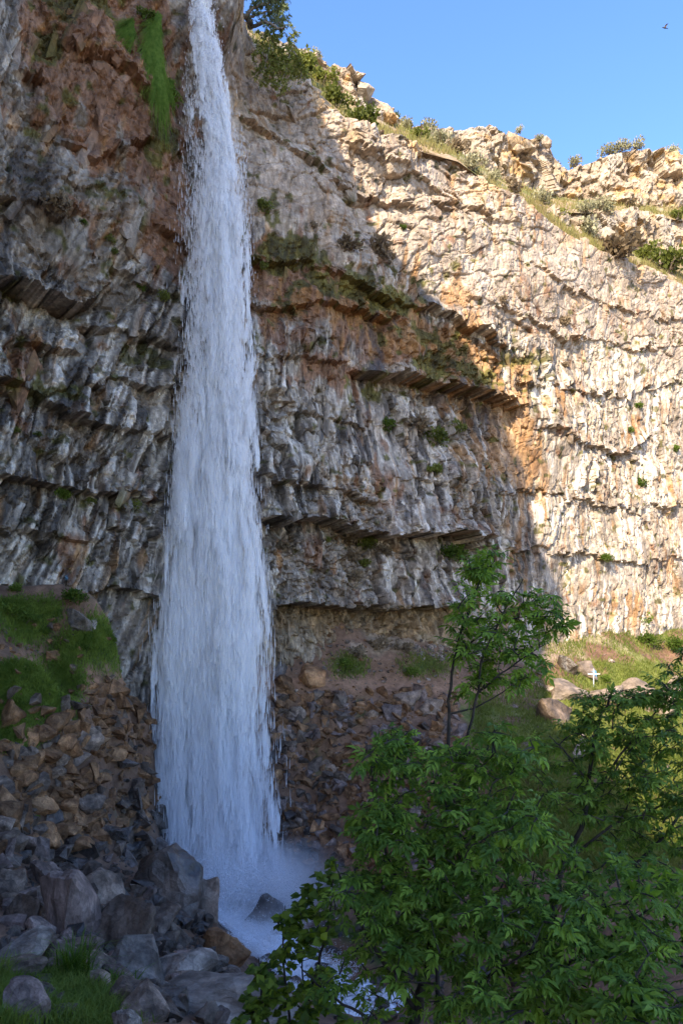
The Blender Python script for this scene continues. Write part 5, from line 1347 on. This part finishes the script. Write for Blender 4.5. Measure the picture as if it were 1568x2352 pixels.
# the slim sapling rising in the middle
G1 = D(1010, 2600, 6.2)
tree('sapling', 'slim two-stemmed sapling with compound leaves rising in front of the cliff',
     [([G1, D(1005, 2000, 6.1), D(1025, 1850, 6.0), D(1030, 1700, 6.0), D(1032, 1600, 6.0), D(1050, 1480, 6.0), D(1085, 1380, 6.0), D(1110, 1300, 6.05)], .022, .006),
      ([D(1005, 2000, 6.1), D(1030, 1850, 6.0), D(1062, 1740, 5.9), D(1095, 1600, 5.9), D(1110, 1510, 5.9), D(1160, 1400, 5.9), D(1200, 1330, 5.9)], .016, .005)],
     [([D(1040, 1520, 6), D(1100, 1460, 5.9), D(1180, 1420, 5.9), D(1300, 1415, 5.9)], .010, .004), ([D(1100, 1590, 5.9), D(1160, 1540, 5.8), D(1250, 1480, 5.8)], .010, .004), ([D(1032, 1640, 6), D(1100, 1620, 6.1), D(1200, 1560, 6.2)], .010, .004)],
     [V3(1105, 1300, 6, 55, 45, .3, 1.1), V3(1090, 1390, 6, 70, 60, .4, 1.7), V3(1190, 1400, 5.9, 80, 60, .4, 1.6), V3(1270, 1420, 5.9, 55, 40, .3, .8), V3(1110, 1480, 5.9, 90, 60, .45, 1.9), V3(1200, 1500, 5.9, 60, 50, .4, .9), V3(1150, 1560, 6, 80, 40, .4, .7), V3(1070, 1560, 6, 40, 50, .3, .5)],
     170, ELDER, .070, 6, M_ELDER, rt, 300)
# the tree at the right
G2 = D(1250, 2700, 6.8)
tree('box_elder_tree', 'tree at the right edge with dark leafy branches over the sunny grass',
     [([G2, D(1265, 2150, 6.8), D(1290, 1990, 6.7), D(1335, 1890, 6.6), D(1358, 1740, 6.6), D(1390, 1620, 6.6), D(1410, 1575, 6.6)], .034, .008)],
     [([D(1290, 1990, 6.7), D(1400, 1900, 6.6), D(1500, 1860, 6.5), D(1600, 1800, 6.4)], .016, .005), ([D(1340, 1860, 6.6), D(1420, 1740, 6.6), D(1500, 1640, 6.6), D(1560, 1560, 6.5)], .014, .004), ([D(1350, 1800, 6.6), D(1300, 1730, 6.5), D(1260, 1690, 6.5)], .010, .004),
      ([D(1265, 2150, 6.8), D(1400, 2030, 6.8), D(1540, 1900, 6.8), D(1640, 1700, 6.8), D(1640, 1500, 6.8)], .02, .006)],
     [V3(1400, 1620, 6.6, 80, 45, .4, 1.1), V3(1500, 1590, 6.5, 80, 45, .4, .9), V3(1330, 1700, 6.6, 85, 60, .5, 1.3), V3(1450, 1700, 6.6, 110, 60, .6, 1.8), V3(1555, 1640, 6.5, 60, 90, .5, 1.1), V3(1300, 1820, 6.6, 90, 80, .6, 1.7), V3(1430, 1820, 6.6, 110, 80, .7, 2.4), V3(1540, 1800, 6.5, 90, 110, .7, 2.0), V3(1590, 1530, 6.7, 50, 70, .4, .7), V3(1480, 1940, 6.7, 130, 80, .8, 2.4)],
     360, ELDER, .070, 7, M_ELDER2, rt, 300)
# the broad near crown filling the lower right
G3 = D(955, 2900, 5.2)
tree('box_elder_tree', 'broad leafy tree filling the lower right in front of the stream',
     [([G3, D(950, 2450, 5.1), D(960, 2330, 5.0), D(985, 2200, 5.0), D(1000, 2050, 5.0), D(1015, 1900, 5.0)], .05, .012),
      ([G3 + [.3, 0, 0], D(1180, 2450, 5.2), D(1260, 2250, 5.0), D(1310, 2120, 4.9), D(1350, 2000, 4.9)], .04, .01)],
     [([D(960, 2330, 5), D(860, 2180, 4.9), D(800, 2060, 4.8), D(770, 1980, 4.8)], .016, .004), ([D(990, 2150, 5), D(900, 2000, 5), D(860, 1850, 5.1), D(850, 1720, 5.1)], .016, .004), ([D(1000, 2060, 5), D(1080, 1930, 4.8), D(1130, 1800, 4.8)], .014, .004),
      ([D(1260, 2250, 5), D(1400, 2150, 4.6), D(1500, 2080, 4.4)], .016, .005), ([D(955, 2400, 5.1), D(1100, 2260, 4.4), D(1220, 2180, 4.0)], .016, .004), ([D(955, 2400, 5.1), D(780, 2300, 4.8), D(690, 2220, 4.7)], .014, .004), ([D(1180, 2450, 5.2), D(1350, 2330, 4.2), D(1480, 2270, 3.8)], .018, .005)],
     [V3(860, 1760, 5.1, 55, 60, .4, .7), V3(930, 1730, 5.2, 80, 60, .4, 1.1), V3(1020, 1760, 5.1, 90, 70, .5, 1.3), V3(1150, 1720, 5.0, 90, 70, .5, 1.2), V3(880, 1900, 5.0, 70, 90, .5, 1.5), V3(1000, 1920, 4.9, 120, 110, .6, 2.6), V3(1150, 1880, 4.8, 120, 110, .6, 2.6), V3(830, 2050, 4.8, 75, 90, .5, 1.4), V3(950, 2090, 4.8, 120, 100, .6, 2.4), V3(1100, 2080, 4.6, 130, 110, .7, 2.8),
      V3(1260, 2060, 4.6, 130, 110, .7, 2.6), V3(1400, 2080, 4.5, 120, 120, .7, 2.4), V3(1520, 2080, 4.6, 90, 130, .7, 1.8), V3(820, 2230, 4.9, 90, 70, .5, .8), V3(1000, 2230, 4.6, 110, 80, .6, 1.3), V3(1180, 2230, 4.2, 130, 90, .6, 2.0), V3(1370, 2240, 4.0, 120, 90, .6, 1.8), V3(1500, 2270, 3.8, 100, 90, .5, 1.6), V3(1250, 2330, 4.4, 150, 60, .6, 1.0), V3(900, 2340, 5.0, 130, 60, .5, .5)],
     760, ELDER, .068, 8, M_ELDER, rt, 300)
# the shrub with small round leaves beside the cascade
RND = [leaflet_geo(.34, .08, .08), leaflet_geo(.38, .05, .12)]
G4 = D(690, 2560, 6.0)
tree('leafy_shrub', 'loose shrub with small rounded leaves beside the white cascade',
     [([G4, D(700, 2352, 6), D(735, 2200, 5.9), D(760, 2090, 5.9), D(765, 2020, 5.9)], .018, .005), ([G4, D(660, 2300, 6), D(650, 2180, 6), D(655, 2080, 6)], .014, .004), ([G4, D(610, 2330, 5.9), D(600, 2250, 5.8), D(595, 2200, 5.8)], .012, .004)],
     [([D(700, 2300, 6), D(690, 2150, 6), D(700, 2060, 6)], .008, .003)],
     [V3(705, 2075, 5.9, 40, 40, .3, .8), V3(750, 2020, 5.9, 35, 45, .3, .6), V3(670, 2130, 5.9, 45, 50, .3, 1.1), V3(720, 2140, 5.9, 60, 50, .4, 1.0), V3(610, 2230, 5.8, 40, 45, .3, 1.0), V3(660, 2240, 5.9, 60, 60, .4, 1.3), V3(730, 2240, 5.9, 60, 60, .4, .8), V3(640, 2320, 5.8, 80, 50, .4, 1.5), V3(740, 2330, 5.9, 70, 40, .4, .8), V3(570, 2330, 5.7, 40, 30, .3, .5)],
     200, RND, .075, 8, M_SMALL, rt, 300, .004, 'shrub', .1)

# ---- tree and big hanging bush at the top of the fall
M_TOPLEAF = mk('willow leaves', (.13, .17, .08), (.26, .31, .16), .35)
M_PALEBARK = plain_mat('pale bark', (.12, .095, .075), .9, (.30, .25, .20), 9)
thin = [leaflet_geo(.13, .04, .1)]
TY = 48.5
tree('willow_tree', 'tree with bare grey limbs leaning out at the top of the fall',
     [([D(575, 62, TY + 1.2), D(570, 45, TY + .6), D(540, 25, TY), D(505, -5, TY - .3)], .22, .09), ([D(578, 62, TY + 1.2), D(610, 52, TY), D(640, 66, TY - .6), D(655, 62, TY - .8)], .12, .05)],
     [([D(560, 36, TY), D(590, 15, TY), D(625, 0, TY), D(640, -40, TY)], .12, .05), ([D(575, 40, TY), D(600, 30, TY), D(640, 25, TY)], .09, .03), ([D(540, 24, TY), D(545, -20, TY), D(560, -70, TY)], .10, .04)],
     [V3(600, 10, TY, 55, 40, 1.2, 1.8), V3(640, 35, TY, 30, 45, 1.0, 1.0), V3(540, -20, TY, 50, 40, 1.2, 1.1), V3(610, -40, TY, 60, 40, 1.3, 1.0), V3(640, 5, TY, 30, 40, 1.2, 1.2), V3(520, 5, TY, 25, 20, .8, .5)],
     420, thin, .24, 12, M_TOPLEAF, rt, 0, .016, 'tree', .3, M_PALEBARK)
M_HANG = mk('rim bush leaves', (.16, .19, .045), (.32, .35, .11), .35)
HB = [D(600, 100, 49.2), D(680, 150, 49.5)]
tree('hanging_bush', 'big feathery green bush hanging over the rim right of the fall top',
     [([D(640, 95, 50), D(630, 90, 49), D(615, 120, 48.2), D(610, 160, 48)], .10, .03), ([D(680, 110, 50.2), D(670, 110, 49), D(655, 160, 48), D(640, 205, 47.8)], .10, .03)],
     [([D(610, 150, 48), D(590, 170, 47.8), D(575, 185, 47.8)], .05, .02), ([D(670, 110, 49), D(690, 150, 48.6), D(690, 190, 48.4)], .06, .02)],
     [V3(610, 95, 48.6, 35, 30, .9, .9), V3(650, 85, 48.8, 40, 30, .9, 1.2), V3(620, 140, 48, 42, 40, .9, 1.6), V3(660, 140, 48.2, 42, 40, .9, 1.8), V3(640, 180, 47.8, 35, 35, .8, 1.2), V3(690, 160, 48.6, 28, 30, .8, .9), V3(600, 170, 47.9, 22, 25, .6, .5)],
     460, thin, .22, 14, M_HANG, rt, 0, .014, 'bush', .5, M_PALEBARK)

# ------------------------------------------------------------------ the bird
M_BIRD = plain_mat('dark plumage', (.02, .016, .014), .7); M_WING = plain_mat('brown wing feathers', (.10, .06, .03), .7)
bp = D(1525, 64, 40.0)
ob = empty('bird', bp); ob.scale = (.72, .72, .72); tag(ob, 'small dark bird flying with raised wings in the blue sky', 'bird')
prof = [(-.20, .004), (-.17, .022), (-.13, .030), (-.09, .033), (-.03, .048), (.05, .050), (.12, .034), (.18, .02), (.26, .026), (.27, .004)]
v, f = tube([(q[0], 0, -.22 * q[0]) for q in prof], 0, np.array([q[1] for q in prof]), 10)
link('body', np_mesh('body', v, f, smooth=True), M_BIRD, ob)
for sgn in (-1, 1):
    st = [(0, .06, 0), (.09, .075, .10), (.20, .06, .16), (.32, .01, .15)]
    V = []
    for (sp, ch, zz) in st:
        xo = .02 + .55 * sp
        for xx in (-ch, ch * .3, ch * .9): V.append((xo + xx, sgn * (.03 + sp * .55), zz + .02 + (.012 if xx == ch * .3 else 0)))
    n_ = len(V); V2 = V + [(a_, b_, c_ - .008) for a_, b_, c_ in V]
    Fq = []
    for i in range(3):
        for j in range(2):
            a_ = i * 3 + j; Fq += [(a_, a_ + 1, a_ + 4, a_ + 3), (n_ + a_, n_ + a_ + 3, n_ + a_ + 4, n_ + a_ + 1)]
    link('wing', np_mesh('wing', np.array(V2, float), np.array(Fq)), M_WING, ob)

# ------------------------------------------------------------------ the white cross on the sunny slope and the spray paint
M_WHITE = plain_mat('white paint', (.8, .8, .78), .5)
g = ground_at(1362, 1578)
oc = empty('cross', g); tag(oc, 'thin white cross standing in front of the painted boulder', 'cross')
s = g[1] / F
def box(w_, d_, h_, c):
    x = np.array([[i, j, k] for i in (-.5, .5) for j in (-.5, .5) for k in (-.5, .5)]) * [w_, d_, h_] + c
    return x, np.array([[0, 1, 3, 2], [4, 6, 7, 5], [0, 4, 5, 1], [2, 3, 7, 6], [0, 2, 6, 4], [1, 5, 7, 3]])
H_ = 42 * s
link('post', np_mesh('post', *box(.055, .055, H_ + .2, np.array([0, 0, H_ / 2 - .1]))), M_WHITE, oc)
link('crossbar', np_mesh('crossbar', *box(28 * s, .05, .055, np.array([0, -.054, H_ - 12 * s]))), M_WHITE, oc)
